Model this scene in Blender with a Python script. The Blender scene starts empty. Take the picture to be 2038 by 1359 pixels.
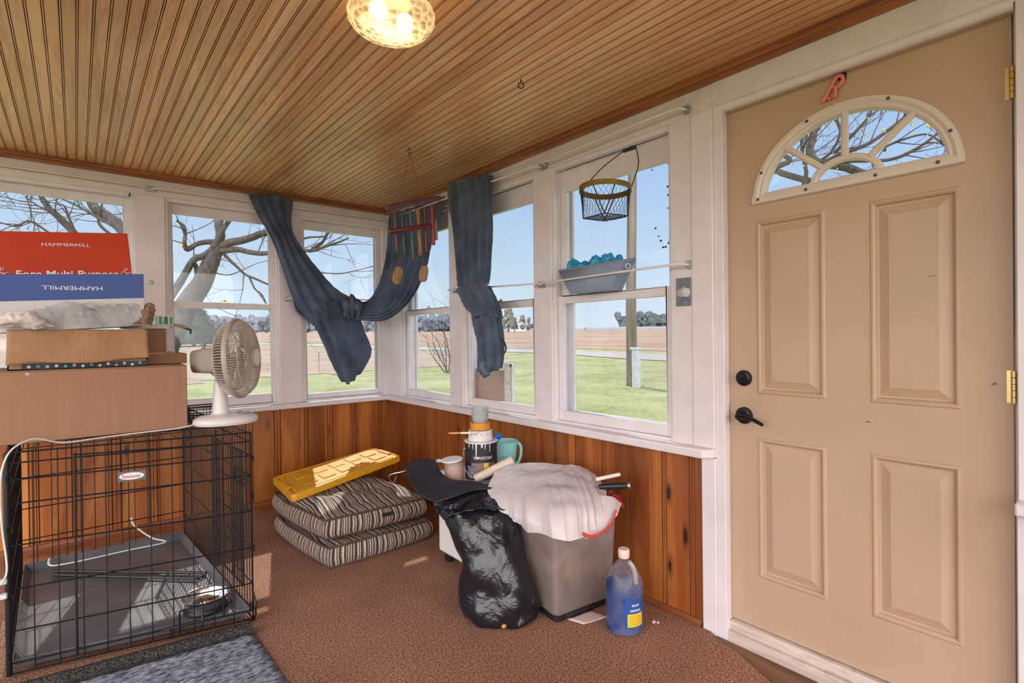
import bpy, bmesh, math, random
from mathutils import Vector, Matrix, noise
random.seed(7)
PI=math.pi
sc=bpy.context.scene
COL=sc.collection
V=Vector
def n3(p,s=1.0): return noise.noise(V(p)*s)

# ------------------------------------------------------------ mesh builder
class M:
    def __init__(s): s.v=[]; s.f=[]; s.a={}
    def add(s,vs,fs,a=None):
        b=len(s.v); s.v+= [tuple(p) for p in vs]; s.f+=[tuple(b+i for i in f) for f in fs]
        if a is not None:
            for i,x in enumerate(a): s.a[b+i]=x
        return b
    def box(s,a,b):
        x0,x1=sorted((a[0],b[0])); y0,y1=sorted((a[1],b[1])); z0,z1=sorted((a[2],b[2]))
        s.add([(x0,y0,z0),(x1,y0,z0),(x1,y1,z0),(x0,y1,z0),(x0,y0,z1),(x1,y0,z1),(x1,y1,z1),(x0,y1,z1)],
              [(3,2,1,0),(4,5,6,7),(0,1,5,4),(1,2,6,5),(2,3,7,6),(3,0,4,7)]); return s
    def hexa(s,lo,hi):
        s.add(list(lo)+list(hi),[(3,2,1,0),(4,5,6,7),(0,1,5,4),(1,2,6,5),(2,3,7,6),(3,0,4,7)]); return s
    def obox(s,c,ux,uy,uz):
        c,ux,uy,uz=V(c),V(ux),V(uy),V(uz)
        return s.hexa([c-ux-uy-uz,c+ux-uy-uz,c+ux+uy-uz,c-ux+uy-uz],[c-ux-uy+uz,c+ux-uy+uz,c+ux+uy+uz,c-ux+uy+uz])
    def tube(s,pts,r,n=8,closed=False,caps=True,flat=1.0):
        pts=[V(p) for p in pts]; m=len(pts)
        rr=r if isinstance(r,(list,tuple)) else [r]*m
        tan=[]
        for i in range(m):
            if closed: t=pts[(i+1)%m]-pts[i-1]
            else: t=pts[min(i+1,m-1)]-pts[max(i-1,0)]
            if t.length<1e-9: t=V((0,0,1))
            tan.append(t.normalized())
        t0=tan[0]; up=V((0,0,1)) if abs(t0.z)<.9 else V((1,0,0))
        u=(up-t0*up.dot(t0)).normalized()
        vs=[]
        for i in range(m):
            t=tan[i]; u=(u-t*u.dot(t))
            if u.length<1e-6: u=t.orthogonal()
            u.normalize(); w=t.cross(u)
            for k in range(n):
                a=2*PI*k/n; vs.append(pts[i]+u*(rr[i]*math.cos(a)*flat)+w*(rr[i]*math.sin(a)))
        fs=[]
        for i in range(m if closed else m-1):
            j=(i+1)%m
            for k in range(n):
                l=(k+1)%n; fs.append((i*n+k,i*n+l,j*n+l,j*n+k))
        if caps and not closed:
            fs.append(tuple(range(n))[::-1]); fs.append(tuple((m-1)*n+k for k in range(n)))
        s.add(vs,fs); return s
    def wire(s,a,b,r,n=5): return s.tube([a,b],r,n)
    def lathe(s,prof,o,n=32,ax=(0,0,1),caps=True,ref=None):
        ax=V(ax).normalized(); u=V(ref) if ref else ax.orthogonal(); u=(u-ax*u.dot(ax)).normalized(); w=ax.cross(u); o=V(o)
        vs=[];fs=[]
        for (r,z) in prof:
            for k in range(n):
                a=2*PI*k/n; vs.append(o+ax*z+u*(r*math.cos(a))+w*(r*math.sin(a)))
        m=len(prof)
        for i in range(m-1):
            for k in range(n):
                l=(k+1)%n; fs.append((i*n+k,i*n+l,(i+1)*n+l,(i+1)*n+k))
        if caps:
            if prof[0][0]>1e-6: fs.append(tuple(range(n))[::-1])
            if prof[-1][0]>1e-6: fs.append(tuple((m-1)*n+k for k in range(n)))
        s.add(vs,fs); return s
    def ball(s,c,r,n=12,sz=(1,1,1)):
        m=max(4,n//2); prof=[]
        vs=[];fs=[]
        for i in range(m+1):
            t=PI*i/m
            for k in range(n):
                a=2*PI*k/n
                vs.append((c[0]+r*sz[0]*math.sin(t)*math.cos(a),c[1]+r*sz[1]*math.sin(t)*math.sin(a),c[2]-r*sz[2]*math.cos(t)))
        for i in range(m):
            for k in range(n):
                l=(k+1)%n; fs.append((i*n+k,i*n+l,(i+1)*n+l,(i+1)*n+k))
        s.add(vs,fs); return s
    def grid(s,rows,closed=False,a=None):
        m=len(rows); n=len(rows[0]); vs=[p for r in rows for p in r]; fs=[]
        for i in range(m-1):
            for k in range(n if closed else n-1):
                l=(k+1)%n; fs.append((i*n+k,i*n+l,(i+1)*n+l,(i+1)*n+k))
        s.add(vs,fs,a); return s
    def prism(s,poly,h):          # poly: 3D ring, h: offset vector
        n=len(poly); h=V(h); vs=[V(p) for p in poly]; vs+= [p+h for p in vs]
        s.add(vs,[tuple(range(n))[::-1],tuple(range(n,2*n))]+[(i,(i+1)%n,n+(i+1)%n,n+i) for i in range(n)]); return s

def build(name,m,mat,smooth=40):
    me=bpy.data.meshes.new(name); me.from_pydata([tuple(p) for p in m.v],[],m.f); me.validate()
    bm=bmesh.new(); bm.from_mesh(me); bmesh.ops.remove_doubles(bm,verts=bm.verts,dist=1e-6) if not m.a else None
    bmesh.ops.recalc_face_normals(bm,faces=bm.faces); bm.to_mesh(me); bm.free()
    if m.a:
        at=me.attributes.new('st','FLOAT','POINT'); at.data.foreach_set('value',[m.a.get(i,0.0) for i in range(len(me.vertices))])
    if smooth:
        me.polygons.foreach_set('use_smooth',[True]*len(me.polygons)); me.set_sharp_from_angle(angle=math.radians(smooth))
    for x in (mat if isinstance(mat,(list,tuple)) else [mat]): me.materials.append(x)
    return me
def mark(me_or_o,test,idx=1):
    me=me_or_o.data
    for p in me.polygons:
        if test(p.center): p.material_index=idx
def obj(name,m,mat,parent=None,smooth=40,bevel=0,sub=0,solid=0,solid_off=0,label=None,cat=None,group=None,kind=None):
    me=m if isinstance(m,bpy.types.Mesh) else build(name,m,mat,smooth)
    o=bpy.data.objects.new(name,me); COL.objects.link(o)
    if parent is not None:
        o.parent=parent
        if parent.parent is None: o.matrix_parent_inverse=Matrix.Translation(-V(parent.location))
    if sub: x=o.modifiers.new('s','SUBSURF'); x.levels=x.render_levels=sub
    if solid: x=o.modifiers.new('t','SOLIDIFY'); x.thickness=solid; x.offset=solid_off
    if bevel:
        x=o.modifiers.new('b','BEVEL'); x.width=bevel; x.segments=2; x.limit_method='ANGLE'; x.angle_limit=math.radians(50)
    if label: o['label']=label
    if cat: o['category']=cat
    if group: o['group']=group
    if kind: o['kind']=kind
    return o
def thing(name,label,cat,loc,group=None,kind=None):
    o=bpy.data.objects.new(name,None); COL.objects.link(o); o.location=loc; o.empty_display_size=.05
    if label: o['label']=label
    if cat: o['category']=cat
    if group: o['group']=group
    if kind: o['kind']=kind
    return o
def struct(name,m,mat,parent=None,**k):
    return obj(name,m,mat,parent,kind=None if parent else 'structure',**k)

# smooth control-grid patch (Catmull-Rom both ways)
def cr(p,t):
    n=len(p)-1; i=min(int(t*n),n-1); f=t*n-i
    a=p[max(i-1,0)] if i>0 else p[0]*2-p[1]; b=p[i]; c=p[i+1]; d=p[i+2] if i+2<=n else p[n]*2-p[n-1]
    return .5*((2*b)+(c-a)*f+(2*a-5*b+4*c-d)*f*f+(3*b-a-3*c+d)*f**3)
def patch(ctrl,nu,nv,wr=None):
    ctrl=[[V(p) for p in r] for r in ctrl]; rows=[]
    for j in range(nv+1):
        v=j/nv; col=[cr([r[k] for r in ctrl],v) for k in range(len(ctrl[0]))]
        rows.append([cr(col,i/nu) for i in range(nu+1)])
    if wr:
        out=[]
        for j in range(nv+1):
            o=[]
            for i in range(nu+1):
                du=rows[j][min(i+1,nu)]-rows[j][max(i-1,0)]; dv=rows[min(j+1,nv)][i]-rows[max(j-1,0)][i]
                nn=du.cross(dv)
                nn=nn.normalized() if nn.length>1e-12 else V((0,0,1))
                o.append(rows[j][i]+nn*wr(i/nu,j/nv,rows[j][i]))
            out.append(o)
        rows=out
    m=M(); m.grid(rows); return m
def smooth_path(pts,n):
    pts=[V(p) for p in pts]; return [cr(pts,i/n) for i in range(n+1)]

# ------------------------------------------------------------ materials
def nt(name):
    m=bpy.data.materials.new(name); m.use_nodes=True; t=m.node_tree; t.nodes.clear()
    o=t.nodes.new('ShaderNodeOutputMaterial'); return m,t,o
def N(t,typ,**k):
    n=t.nodes.new(typ)
    for a,b in k.items():
        if a.startswith('i_'):
            key=a[2:]; key=int(key) if key.isdigit() else key.replace('_',' ')
            n.inputs[key].default_value=b
        else: setattr(n,a,b)
    return n
def L(t,a,b): t.links.new(a,b)
def c4(c): return (c[0],c[1],c[2],1)
def s2l(r,g,b):
    f=lambda x:(x/255/12.92 if x/255<=.04045 else ((x/255+.055)/1.055)**2.4)
    return (f(r),f(g),f(b))
def ramp(t,stops,interp='LINEAR'):
    r=t.nodes.new('ShaderNodeValToRGB'); r.color_ramp.interpolation=interp; e=r.color_ramp.elements
    while len(e)<len(stops): e.new(0.5)
    for i,(p,c) in enumerate(stops): e[i].position=p; e[i].color=c4(c) if len(c)==3 else c
    return r
def mapping(t,scale=(1,1,1),coord='Object'):
    tc=t.nodes.new('ShaderNodeTexCoord'); mp=t.nodes.new('ShaderNodeMapping'); mp.inputs['Scale'].default_value=scale
    L(t,tc.outputs[coord],mp.inputs['Vector']); return mp.outputs['Vector']
def bumpn(t,h,strength,dist=.005):
    b=N(t,'ShaderNodeBump'); b.inputs['Strength'].default_value=strength; b.inputs['Distance'].default_value=dist
    L(t,h,b.inputs['Height']); return b.outputs['Normal']
def P(name,col,rough=.5,var=.10,scale=6.0,metal=0,bump=0,bscale=80,spec=.5,coat=0,trans=0,transm=0,stretch=(1,1,1),col2=None,sheen=0,alpha=1):
    m,t,o=nt(name); b=N(t,'ShaderNodeBsdfPrincipled')
    vec=mapping(t,tuple(scale*q for q in stretch)); no=N(t,'ShaderNodeTexNoise',i_Scale=1.0,i_Detail=4.0); L(t,vec,no.inputs['Vector'])
    c2=col2 or tuple(min(1,x*(1+var)) for x in col); c1=tuple(x*(1-var) for x in col) if not col2 else col
    r=ramp(t,[(.3,c1),(.7,c2)]); L(t,no.outputs['Fac'],r.inputs['Fac']); L(t,r.outputs['Color'],b.inputs['Base Color'])
    b.inputs['Roughness'].default_value=rough; b.inputs['Metallic'].default_value=metal
    b.inputs['Specular IOR Level'].default_value=spec; b.inputs['Coat Weight'].default_value=coat
    b.inputs['Transmission Weight'].default_value=transm
    b.inputs['Sheen Weight'].default_value=sheen
    b.inputs['Alpha'].default_value=alpha
    if bump:
        v2=mapping(t,stretch); n2=N(t,'ShaderNodeTexNoise',i_Scale=float(bscale),i_Detail=3.0); L(t,v2,n2.inputs['Vector'])
        L(t,bumpn(t,n2.outputs['Fac'],bump),b.inputs['Normal'])
    if trans:
        tr=N(t,'ShaderNodeBsdfTranslucent'); L(t,r.outputs['Color'],tr.inputs['Color'])
        mx=N(t,'ShaderNodeMixShader',i_0=trans); L(t,b.outputs[0],mx.inputs[1]); L(t,tr.outputs[0],mx.inputs[2]); L(t,mx.outputs[0],o.inputs['Surface'])
    else: L(t,b.outputs[0],o.inputs['Surface'])
    return m
def film(name,col,clear=.5,rough=.2,transl=.5,bump=.3,bscale=30):   # thin plastic film: part see-through
    m,t,o=nt(name); b=N(t,'ShaderNodeBsdfPrincipled',i_Roughness=rough); b.inputs['Base Color'].default_value=c4(col)
    vec=mapping(t); n2=N(t,'ShaderNodeTexNoise',i_Scale=float(bscale),i_Detail=5.0,i_Distortion=.8); L(t,vec,n2.inputs['Vector'])
    nm=bumpn(t,n2.outputs['Fac'],bump,.01); L(t,nm,b.inputs['Normal'])
    tl=N(t,'ShaderNodeBsdfTranslucent'); tl.inputs['Color'].default_value=c4(col)
    m1=N(t,'ShaderNodeMixShader',i_0=transl); L(t,b.outputs[0],m1.inputs[1]); L(t,tl.outputs[0],m1.inputs[2])
    tp=N(t,'ShaderNodeBsdfTransparent'); r=ramp(t,[(.3,(clear*.6,)*3),(.7,(min(1,clear*1.4),)*3)]); L(t,n2.outputs['Fac'],r.inputs['Fac'])
    m2=N(t,'ShaderNodeMixShader'); L(t,r.outputs['Color'],m2.inputs[0]); L(t,m1.outputs[0],m2.inputs[1]); L(t,tp.outputs[0],m2.inputs[2])
    L(t,m2.outputs[0],o.inputs['Surface']); return m
def glass(name,tint=(.97,.985,1),dirt=.03):
    m,t,o=nt(name); tp=N(t,'ShaderNodeBsdfTransparent'); tp.inputs['Color'].default_value=c4(tint)
    gl=N(t,'ShaderNodeBsdfGlossy',i_Roughness=.02); lw=N(t,'ShaderNodeLayerWeight',i_Blend=.5); pw=N(t,'ShaderNodeMath',operation='POWER',i_1=5.0); L(t,lw.outputs['Facing'],pw.inputs[0])
    sch=N(t,'ShaderNodeMath',operation='MULTIPLY_ADD',i_1=.9,i_2=.03); L(t,pw.outputs[0],sch.inputs[0])
    m1=N(t,'ShaderNodeMixShader'); L(t,sch.outputs[0],m1.inputs[0]); L(t,tp.outputs[0],m1.inputs[1]); L(t,gl.outputs[0],m1.inputs[2])
    df=N(t,'ShaderNodeBsdfTranslucent'); df.inputs['Color'].default_value=(.8,.85,.9,1)
    vec=mapping(t); n2=N(t,'ShaderNodeTexNoise',i_Scale=3.0,i_Detail=6.0); L(t,vec,n2.inputs['Vector'])
    r=ramp(t,[(.45,(0,0,0)),(.8,(dirt*3,)*3)]); L(t,n2.outputs['Fac'],r.inputs['Fac'])
    m2=N(t,'ShaderNodeMixShader'); L(t,r.outputs['Color'],m2.inputs[0]); L(t,m1.outputs[0],m2.inputs[1]); L(t,df.outputs[0],m2.inputs[2])
    L(t,m2.outputs[0],o.inputs['Surface']); return m
def emis(name,col,st):
    m,t,o=nt(name); e=N(t,'ShaderNodeEmission',i_Strength=st); e.inputs['Color'].default_value=c4(col); L(t,e.outputs[0],o.inputs['Surface']); return m
def wood(name,stops,grain,bw=None,baxis=0,boff=0.0,rough=.4,knots=0,kstretch=(7,7,2.2),warm=None,bump=.15,var=.25,coat=.0,tint=None):
    # grain: mapping scale (small along the fibre); bw: board width for tone change from board to board
    m,t,o=nt(name); b=N(t,'ShaderNodeBsdfPrincipled',i_Roughness=rough); b.inputs['Coat Weight'].default_value=coat; b.inputs['Coat Roughness'].default_value=.25
    tc=t.nodes.new('ShaderNodeTexCoord'); mp=N(t,'ShaderNodeMapping'); mp.inputs['Scale'].default_value=grain
    src=tc.outputs['Object']
    if bw:
        sx=N(t,'ShaderNodeSeparateXYZ'); L(t,src,sx.inputs[0])
        a=N(t,'ShaderNodeMath',operation='ADD',i_1=boff); L(t,sx.outputs[baxis],a.inputs[0])
        d=N(t,'ShaderNodeMath',operation='DIVIDE',i_1=bw); L(t,a.outputs[0],d.inputs[0])
        fl=N(t,'ShaderNodeMath',operation='FLOOR'); L(t,d.outputs[0],fl.inputs[0])
        wn=N(t,'ShaderNodeTexWhiteNoise',noise_dimensions='1D'); L(t,fl.outputs[0],wn.inputs['W'])
        off=N(t,'ShaderNodeVectorMath',operation='SCALE',i_Scale=9.0); L(t,wn.outputs['Color'],off.inputs[0])
        ad=N(t,'ShaderNodeVectorMath',operation='ADD'); L(t,src,ad.inputs[0]); L(t,off.outputs[0],ad.inputs[1]); src=ad.outputs[0]
    L(t,src,mp.inputs['Vector'])
    n1=N(t,'ShaderNodeTexNoise',i_Scale=1.0,i_Detail=3.0,i_Distortion=.9,i_Roughness=.5); L(t,mp.outputs[0],n1.inputs['Vector'])
    r=ramp(t,stops); L(t,n1.outputs['Fac'],r.inputs['Fac']); c=r.outputs['Color']
    # fine rings
    ma=N(t,'ShaderNodeMath',operation='MULTIPLY',i_1=42.0); L(t,n1.outputs['Fac'],ma.inputs[0])
    si=N(t,'ShaderNodeMath',operation='SINE'); L(t,ma.outputs[0],si.inputs[0])
    rr=ramp(t,[(.0,(1,1,1)),(.6,(.96,.94,.92)),(1,(.74,.66,.58))]); L(t,si.outputs[0],rr.inputs['Fac'])
    mu=N(t,'ShaderNodeMix',data_type='RGBA',blend_type='MULTIPLY'); mu.inputs['Factor'].default_value=.5; L(t,c,mu.inputs['A']); L(t,rr.outputs['Color'],mu.inputs['B']); c=mu.outputs['Result']
    if bw:
        h=N(t,'ShaderNodeHueSaturation'); 
        rv=N(t,'ShaderNodeMapRange'); rv.inputs['To Min'].default_value=1-var; rv.inputs['To Max'].default_value=1+var; L(t,wn.outputs['Value'],rv.inputs['Value'])
        L(t,rv.outputs[0],h.inputs['Value']); L(t,c,h.inputs['Color']); c=h.outputs['Color']
    if knots:
        km=N(t,'ShaderNodeMapping'); km.inputs['Scale'].default_value=kstretch; L(t,src,km.inputs['Vector'])
        vo=N(t,'ShaderNodeTexVoronoi',i_Scale=1.0,i_Randomness=1.0); L(t,km.outputs[0],vo.inputs['Vector'])
        kr=ramp(t,[(0,(1,1,1)),(knots*.7,(1,1,1)),(knots,(.5,.5,.5)),(knots*2.0,(0,0,0))]); L(t,vo.outputs['Distance'],kr.inputs['Fac'])
        mk=N(t,'ShaderNodeMix',data_type='RGBA'); L(t,kr.outputs['Color'],mk.inputs['Factor']); L(t,c,mk.inputs['A']); mk.inputs['B'].default_value=(.035,.011,.004,1); c=mk.outputs['Result']
    if tint:   # weathering patches with their own outline
        tn=N(t,'ShaderNodeTexNoise',i_Scale=tint[1],i_Detail=3.0); L(t,tc.outputs['Object'],tn.inputs['Vector'])
        tr=ramp(t,[(.48,(0,0,0)),(.68,(1,1,1))]); L(t,tn.outputs['Fac'],tr.inputs['Fac'])
        tm=N(t,'ShaderNodeMix',data_type='RGBA'); L(t,tr.outputs['Color'],tm.inputs['Factor']); L(t,c,tm.inputs['A'])
        hm=N(t,'ShaderNodeMix',data_type='RGBA',blend_type='MULTIPLY'); hm.inputs['Factor'].default_value=1; L(t,c,hm.inputs['A']); hm.inputs['B'].default_value=c4(tint[0]); L(t,hm.outputs['Result'],tm.inputs['B']); c=tm.outputs['Result']
    L(t,c,b.inputs['Base Color'])
    L(t,bumpn(t,n1.outputs['Fac'],bump,.003),b.inputs['Normal'])
    L(t,b.outputs[0],o.inputs['Surface']); return m
def stripes(name,stops,period,rough=.9):
    m,t,o=nt(name); b=N(t,'ShaderNodeBsdfPrincipled',i_Roughness=rough)
    at=N(t,'ShaderNodeAttribute',attribute_name='st'); 
    vec=mapping(t,(1,1,1)); n0=N(t,'ShaderNodeTexNoise',i_Scale=14.0); L(t,vec,n0.inputs['Vector'])
    a0=N(t,'ShaderNodeMath',operation='MULTIPLY_ADD',i_1=.012); L(t,n0.outputs['Fac'],a0.inputs[0]); L(t,at.outputs['Fac'],a0.inputs[2])
    d=N(t,'ShaderNodeMath',operation='DIVIDE',i_1=period); L(t,a0.outputs[0],d.inputs[0])
    f=N(t,'ShaderNodeMath',operation='FRACT'); L(t,d.outputs[0],f.inputs[0])
    r=ramp(t,stops,'CONSTANT'); L(t,f.outputs[0],r.inputs['Fac'])
    n2=N(t,'ShaderNodeTexNoise',i_Scale=260.0,i_Detail=2.0); L(t,vec,n2.inputs['Vector'])
    mr=ramp(t,[(.3,(.55,.55,.55)),(.7,(1.25,1.25,1.25))]); L(t,n2.outputs['Fac'],mr.inputs['Fac'])
    mu=N(t,'ShaderNodeMix',data_type='RGBA',blend_type='MULTIPLY'); mu.inputs['Factor'].default_value=1; L(t,r.outputs['Color'],mu.inputs['A']); L(t,mr.outputs['Color'],mu.inputs['B'])
    L(t,mu.outputs['Result'],b.inputs['Base Color']); L(t,bumpn(t,n2.outputs['Fac'],.4,.004),b.inputs['Normal']); L(t,b.outputs[0],o.inputs['Surface']); return m
def carpet(name,c1,c2,c3,scale=130.0):
    m,t,o=nt(name); b=N(t,'ShaderNodeBsdfPrincipled',i_Roughness=.98); b.inputs['Specular IOR Level'].default_value=.1
    vec=mapping(t); n1=N(t,'ShaderNodeTexNoise',i_Scale=scale,i_Detail=4.0,i_Roughness=.7); L(t,vec,n1.inputs['Vector'])
    n2=N(t,'ShaderNodeTexNoise',i_Scale=2.2,i_Detail=3.0); L(t,vec,n2.inputs['Vector'])
    r=ramp(t,[(.34,c1),(.5,c2),(.66,c3)]); L(t,n1.outputs['Fac'],r.inputs['Fac'])
    r2=ramp(t,[(.3,(.8,.8,.8)),(.7,(1.1,1.1,1.1))]); L(t,n2.outputs['Fac'],r2.inputs['Fac'])
    mu=N(t,'ShaderNodeMix',data_type='RGBA',blend_type='MULTIPLY'); mu.inputs['Factor'].default_value=1; L(t,r.outputs['Color'],mu.inputs['A']); L(t,r2.outputs['Color'],mu.inputs['B'])
    L(t,mu.outputs['Result'],b.inputs['Base Color']); L(t,bumpn(t,n1.outputs['Fac'],.8,.01),b.inputs['Normal']); L(t,b.outputs[0],o.inputs['Surface']); return m

def text(s,mat,parent,name,org,right,up,width=None,height=None,mapf=None,ext=.0004,bold=0,shear=0):
    cu=bpy.data.curves.new(name,'FONT'); cu.body=s; cu.size=1; cu.extrude=0; cu.offset=bold; cu.shear=shear; cu.resolution_u=3
    o=bpy.data.objects.new('tmp',cu); COL.objects.link(o)
    me=bpy.data.meshes.new_from_object(o.evaluated_get(bpy.context.evaluated_depsgraph_get())); bpy.data.objects.remove(o)
    xs=[v.co.x for v in me.vertices]; ys=[v.co.y for v in me.vertices]
    x0,x1,y0,y1=min(xs),max(xs),min(ys),max(ys)
    sx=(width/(x1-x0)) if width else height/(y1-y0); sy=(height/(y1-y0)) if height else sx
    org=V(org); right=V(right).normalized(); up=V(up).normalized()
    for v in me.vertices:
        x=(v.co.x-(x0+x1)/2)*sx; y=(v.co.y-(y0+y1)/2)*sy
        v.co= mapf(x,y) if mapf else org+right*x+up*y
    me.materials.clear(); me.materials.append(mat)
    return obj(name,me,mat,parent)
# ------------------------------------------------------------ shared materials
WHITE=P('white_painted_wood',(.78,.725,.74),.38,.05,9,bump=.06,bscale=25)
WHITE2=P('white_sash_paint',(.80,.76,.77),.4,.05,11,bump=.08,bscale=30)
OLIVE=P('storm_frame_aluminium',(.62,.60,.50),.45,.1,8)
GLASS=glass('window_glass')
BLACKM=P('black_metal',(.012,.012,.014),.4,.15,20)
BLACKP=P('black_plastic',(.012,.013,.016),.35,.15,20)
CARD=P('cardboard',(.35,.19,.115),.85,.06,60,stretch=(1,1,.05),bump=.1,bscale=120)
CARD2=P('cardboard_corrugated',(.38,.205,.105),.85,.10,90,stretch=(1,1,.03),bump=.15,bscale=150)
CARDIN=P('cardboard_inside',(.30,.19,.12),.9,.1,30)
CHROME=P('polished_steel',(.75,.74,.72),.18,.04,20,metal=1)
GALV=P('galvanised_steel',(.42,.43,.45),.42,.15,15,metal=.8)
BRASS=P('brass',(.80,.60,.28),.28,.06,20,metal=1)
WTEXT=P('white_print',(.85,.85,.86),.6,.02,30)
CEILM=wood('beadboard_fir',[(.22,(.66,.31,.115)),(.48,(.84,.48,.22)),(.75,(.93,.645,.37))],(13,.9,13),bw=.083,baxis=0,rough=.36,var=.14,bump=.08,coat=.2,tint=((.84,.84,.85),.8))
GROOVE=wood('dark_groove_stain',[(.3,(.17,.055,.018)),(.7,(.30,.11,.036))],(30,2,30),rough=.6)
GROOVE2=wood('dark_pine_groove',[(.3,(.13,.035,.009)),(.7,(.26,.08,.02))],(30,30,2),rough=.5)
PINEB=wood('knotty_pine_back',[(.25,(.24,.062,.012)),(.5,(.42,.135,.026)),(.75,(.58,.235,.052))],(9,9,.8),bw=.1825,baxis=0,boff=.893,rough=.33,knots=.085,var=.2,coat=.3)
PINER=wood('knotty_pine_right_shaded',[(.25,(.17,.040,.009)),(.5,(.32,.092,.020)),(.75,(.47,.17,.040))],(9,9,.8),bw=.166,baxis=1,boff=.02,rough=.33,knots=.085,var=.2,coat=.3)  # low light on the right wall is darkened into the pine colour
CROWN=wood('stained_crown_wood',[(.3,(.22,.065,.016)),(.7,(.42,.15,.045))],(2,2,30),rough=.35,coat=.3)
BASEW=wood('stained_base_wood',[(.3,(.16,.045,.012)),(.7,(.32,.10,.03))],(2,2,30),rough=.45)
CARPET=carpet('brown_carpet',(.13,.058,.036),(.36,.185,.118),(.60,.375,.26))
DOORM=P('cream_door_paint',(.53,.375,.255),.42,.05,3,bump=.04,bscale=60)
FANL=P('fanlight_plastic',(.72,.63,.54),.4,.03,8)

# ------------------------------------------------------------ room shell
m=M(); m.grid([[(-3.4,-5.3,0),(-3.4,0,0)],[(-1.0,-5.3,0),(-1.0,0,0)],[(.0,-3.45,0),(0,0,0)]]) if 0 else None
edge=[(-.0,-2.80),(-.045,-2.85),(-.055,-2.93),(-.10,-3.02),(-.14,-3.10),(-.15,-3.20),(-.20,-3.30),(-.21,-3.45),(-.19,-3.6),(-.2,-3.9),(-.2,-5.3)]
m=M(); m.prism([(x,y,-.012) for x,y in [(0,0)]+edge+[(-3.4,-5.3),(-3.4,0)]][::-1],(0,0,.012))
struct('floor',m,CARPET,smooth=0)
BAREW=wood('worn_threshold_boards',[(.3,(.07,.028,.014)),(.55,(.19,.095,.05)),(.75,(.34,.20,.12))],(3,1.2,3),rough=.7,bump=.4)
m=M(); m.box((-.6,-5.3,-.04),(.16,-2.70,-.013)); struct('trim_1',m,BAREW)
m=M(); m.box((-3.4,-5.3,-.35),(.12,.12,-.041)); struct('floor.001',m,BASEW)

# ceiling beadboard: boards run away from the back wall
m=M(); prof=[]; per=.0415; x=-3.4; CZ=2.235; k=0
while x<0.001:
    d=.008 if k%2==0 else .005
    prof+=[(x,CZ+d),(x+.0012,CZ+d),(x+.0020,CZ+.001),(x+.0052,CZ+.0005),(x+.0060,CZ+.005),(x+.0070,CZ+.005),(x+.0078,CZ),(x+per-.0008,CZ)]; x+=per; k+=1
prof.append((x,CZ))
m.grid([[(px,y,pz) for px,pz in prof] for y in (-5.3,-2.4,0.0)])
m.box((-3.4,-5.3,CZ+.02),(.4,.80,CZ+.10))  # roof slab; unseen back overhang lengthened to keep sun off the upper panes
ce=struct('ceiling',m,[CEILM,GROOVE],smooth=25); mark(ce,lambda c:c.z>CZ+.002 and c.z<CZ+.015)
# crown mouldings
def crown_prof(): return [(0,2.235),(-.030,2.235),(-.030,2.228),(-.024,2.222),(-.022,2.214),(-.030,2.208),(-.030,2.200),(-.019,2.192),(0,2.192)]
m=M(); m.grid([[(-3.4,d,z) for d,z in crown_prof()],[(0,d,z) for d,z in crown_prof()]]); struct('trim_2',m,CROWN,smooth=0)
m=M(); m.grid([[(d,-5.3,z) for d,z in crown_prof()],[(d,0,z) for d,z in crown_prof()]]); struct('trim_3',m,CROWN,smooth=0)

# knotty pine wainscot with routed grooves
def wain(s0,s1,grooves,f):
    # grooves: list of (start,width); returns profile along s with depth d (0 = face, + = into wall)
    pr=[(s0,0)]
    for g,w in grooves:
        pr+=[(g,0),(g+.0025,.006),(g+.006,.001),(g+w*.35,.001),(g+w*.5-.0015,.001),(g+w*.5,.005),(g+w*.5+.0015,.001),(g+w*.65,.001),(g+w-.006,.001),(g+w-.0025,.006),(g+w,0)]
    pr.append((s1,0))
    m=M(); m.grid([[f(s,d,z) for s,d in pr] for z in (-.01,.715)])
    return m
gb=[(-.893-.1825*k,.047) for k in range(14,0,-1)]+[(-.893,.047),(-.684,.032),(-.516,.046),(-.325,.041),(-.10,.03)]
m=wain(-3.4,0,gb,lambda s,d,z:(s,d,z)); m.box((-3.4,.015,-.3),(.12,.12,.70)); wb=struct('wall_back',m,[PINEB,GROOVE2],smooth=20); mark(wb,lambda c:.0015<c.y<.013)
gr=[(-2.736,.030),(-2.60,.026),(-2.42,.03),(-2.26,.026),(-2.09,.03),(-1.93,.026),(-1.75,.03),(-1.60,.026),(-1.45,.03),(-1.30,.028),(-1.13,.03),(-.946,.06),(-.76,.028),(-.569,.03),(-.37,.05),(-.15,.03)]
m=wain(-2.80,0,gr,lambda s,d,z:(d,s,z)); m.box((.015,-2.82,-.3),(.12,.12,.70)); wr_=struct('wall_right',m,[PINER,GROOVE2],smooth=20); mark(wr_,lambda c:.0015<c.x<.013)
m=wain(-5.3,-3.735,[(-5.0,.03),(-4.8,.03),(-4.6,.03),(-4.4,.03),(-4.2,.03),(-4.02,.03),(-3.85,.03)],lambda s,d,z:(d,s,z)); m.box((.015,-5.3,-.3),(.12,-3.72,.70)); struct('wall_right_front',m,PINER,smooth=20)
bp=[(0,-.01),(-.018,-.01),(-.018,.055),(-.012,.07),(-.004,.075),(0,.075)]
m=M(); m.grid([[(-3.4,d,z) for d,z in bp],[(0,d,z) for d,z in bp]]); struct('baseboard_back',m,BASEW,smooth=0)
bp=[(0,-.01),(-.014,-.01),(-.014,.012),(-.006,.026),(0,.028)]
m=M(); m.grid([[(d,-2.765,z) for d,z in bp],[(d,0,z) for d,z in bp]]); struct('baseboard_right',m,BASEW,smooth=0)

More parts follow.
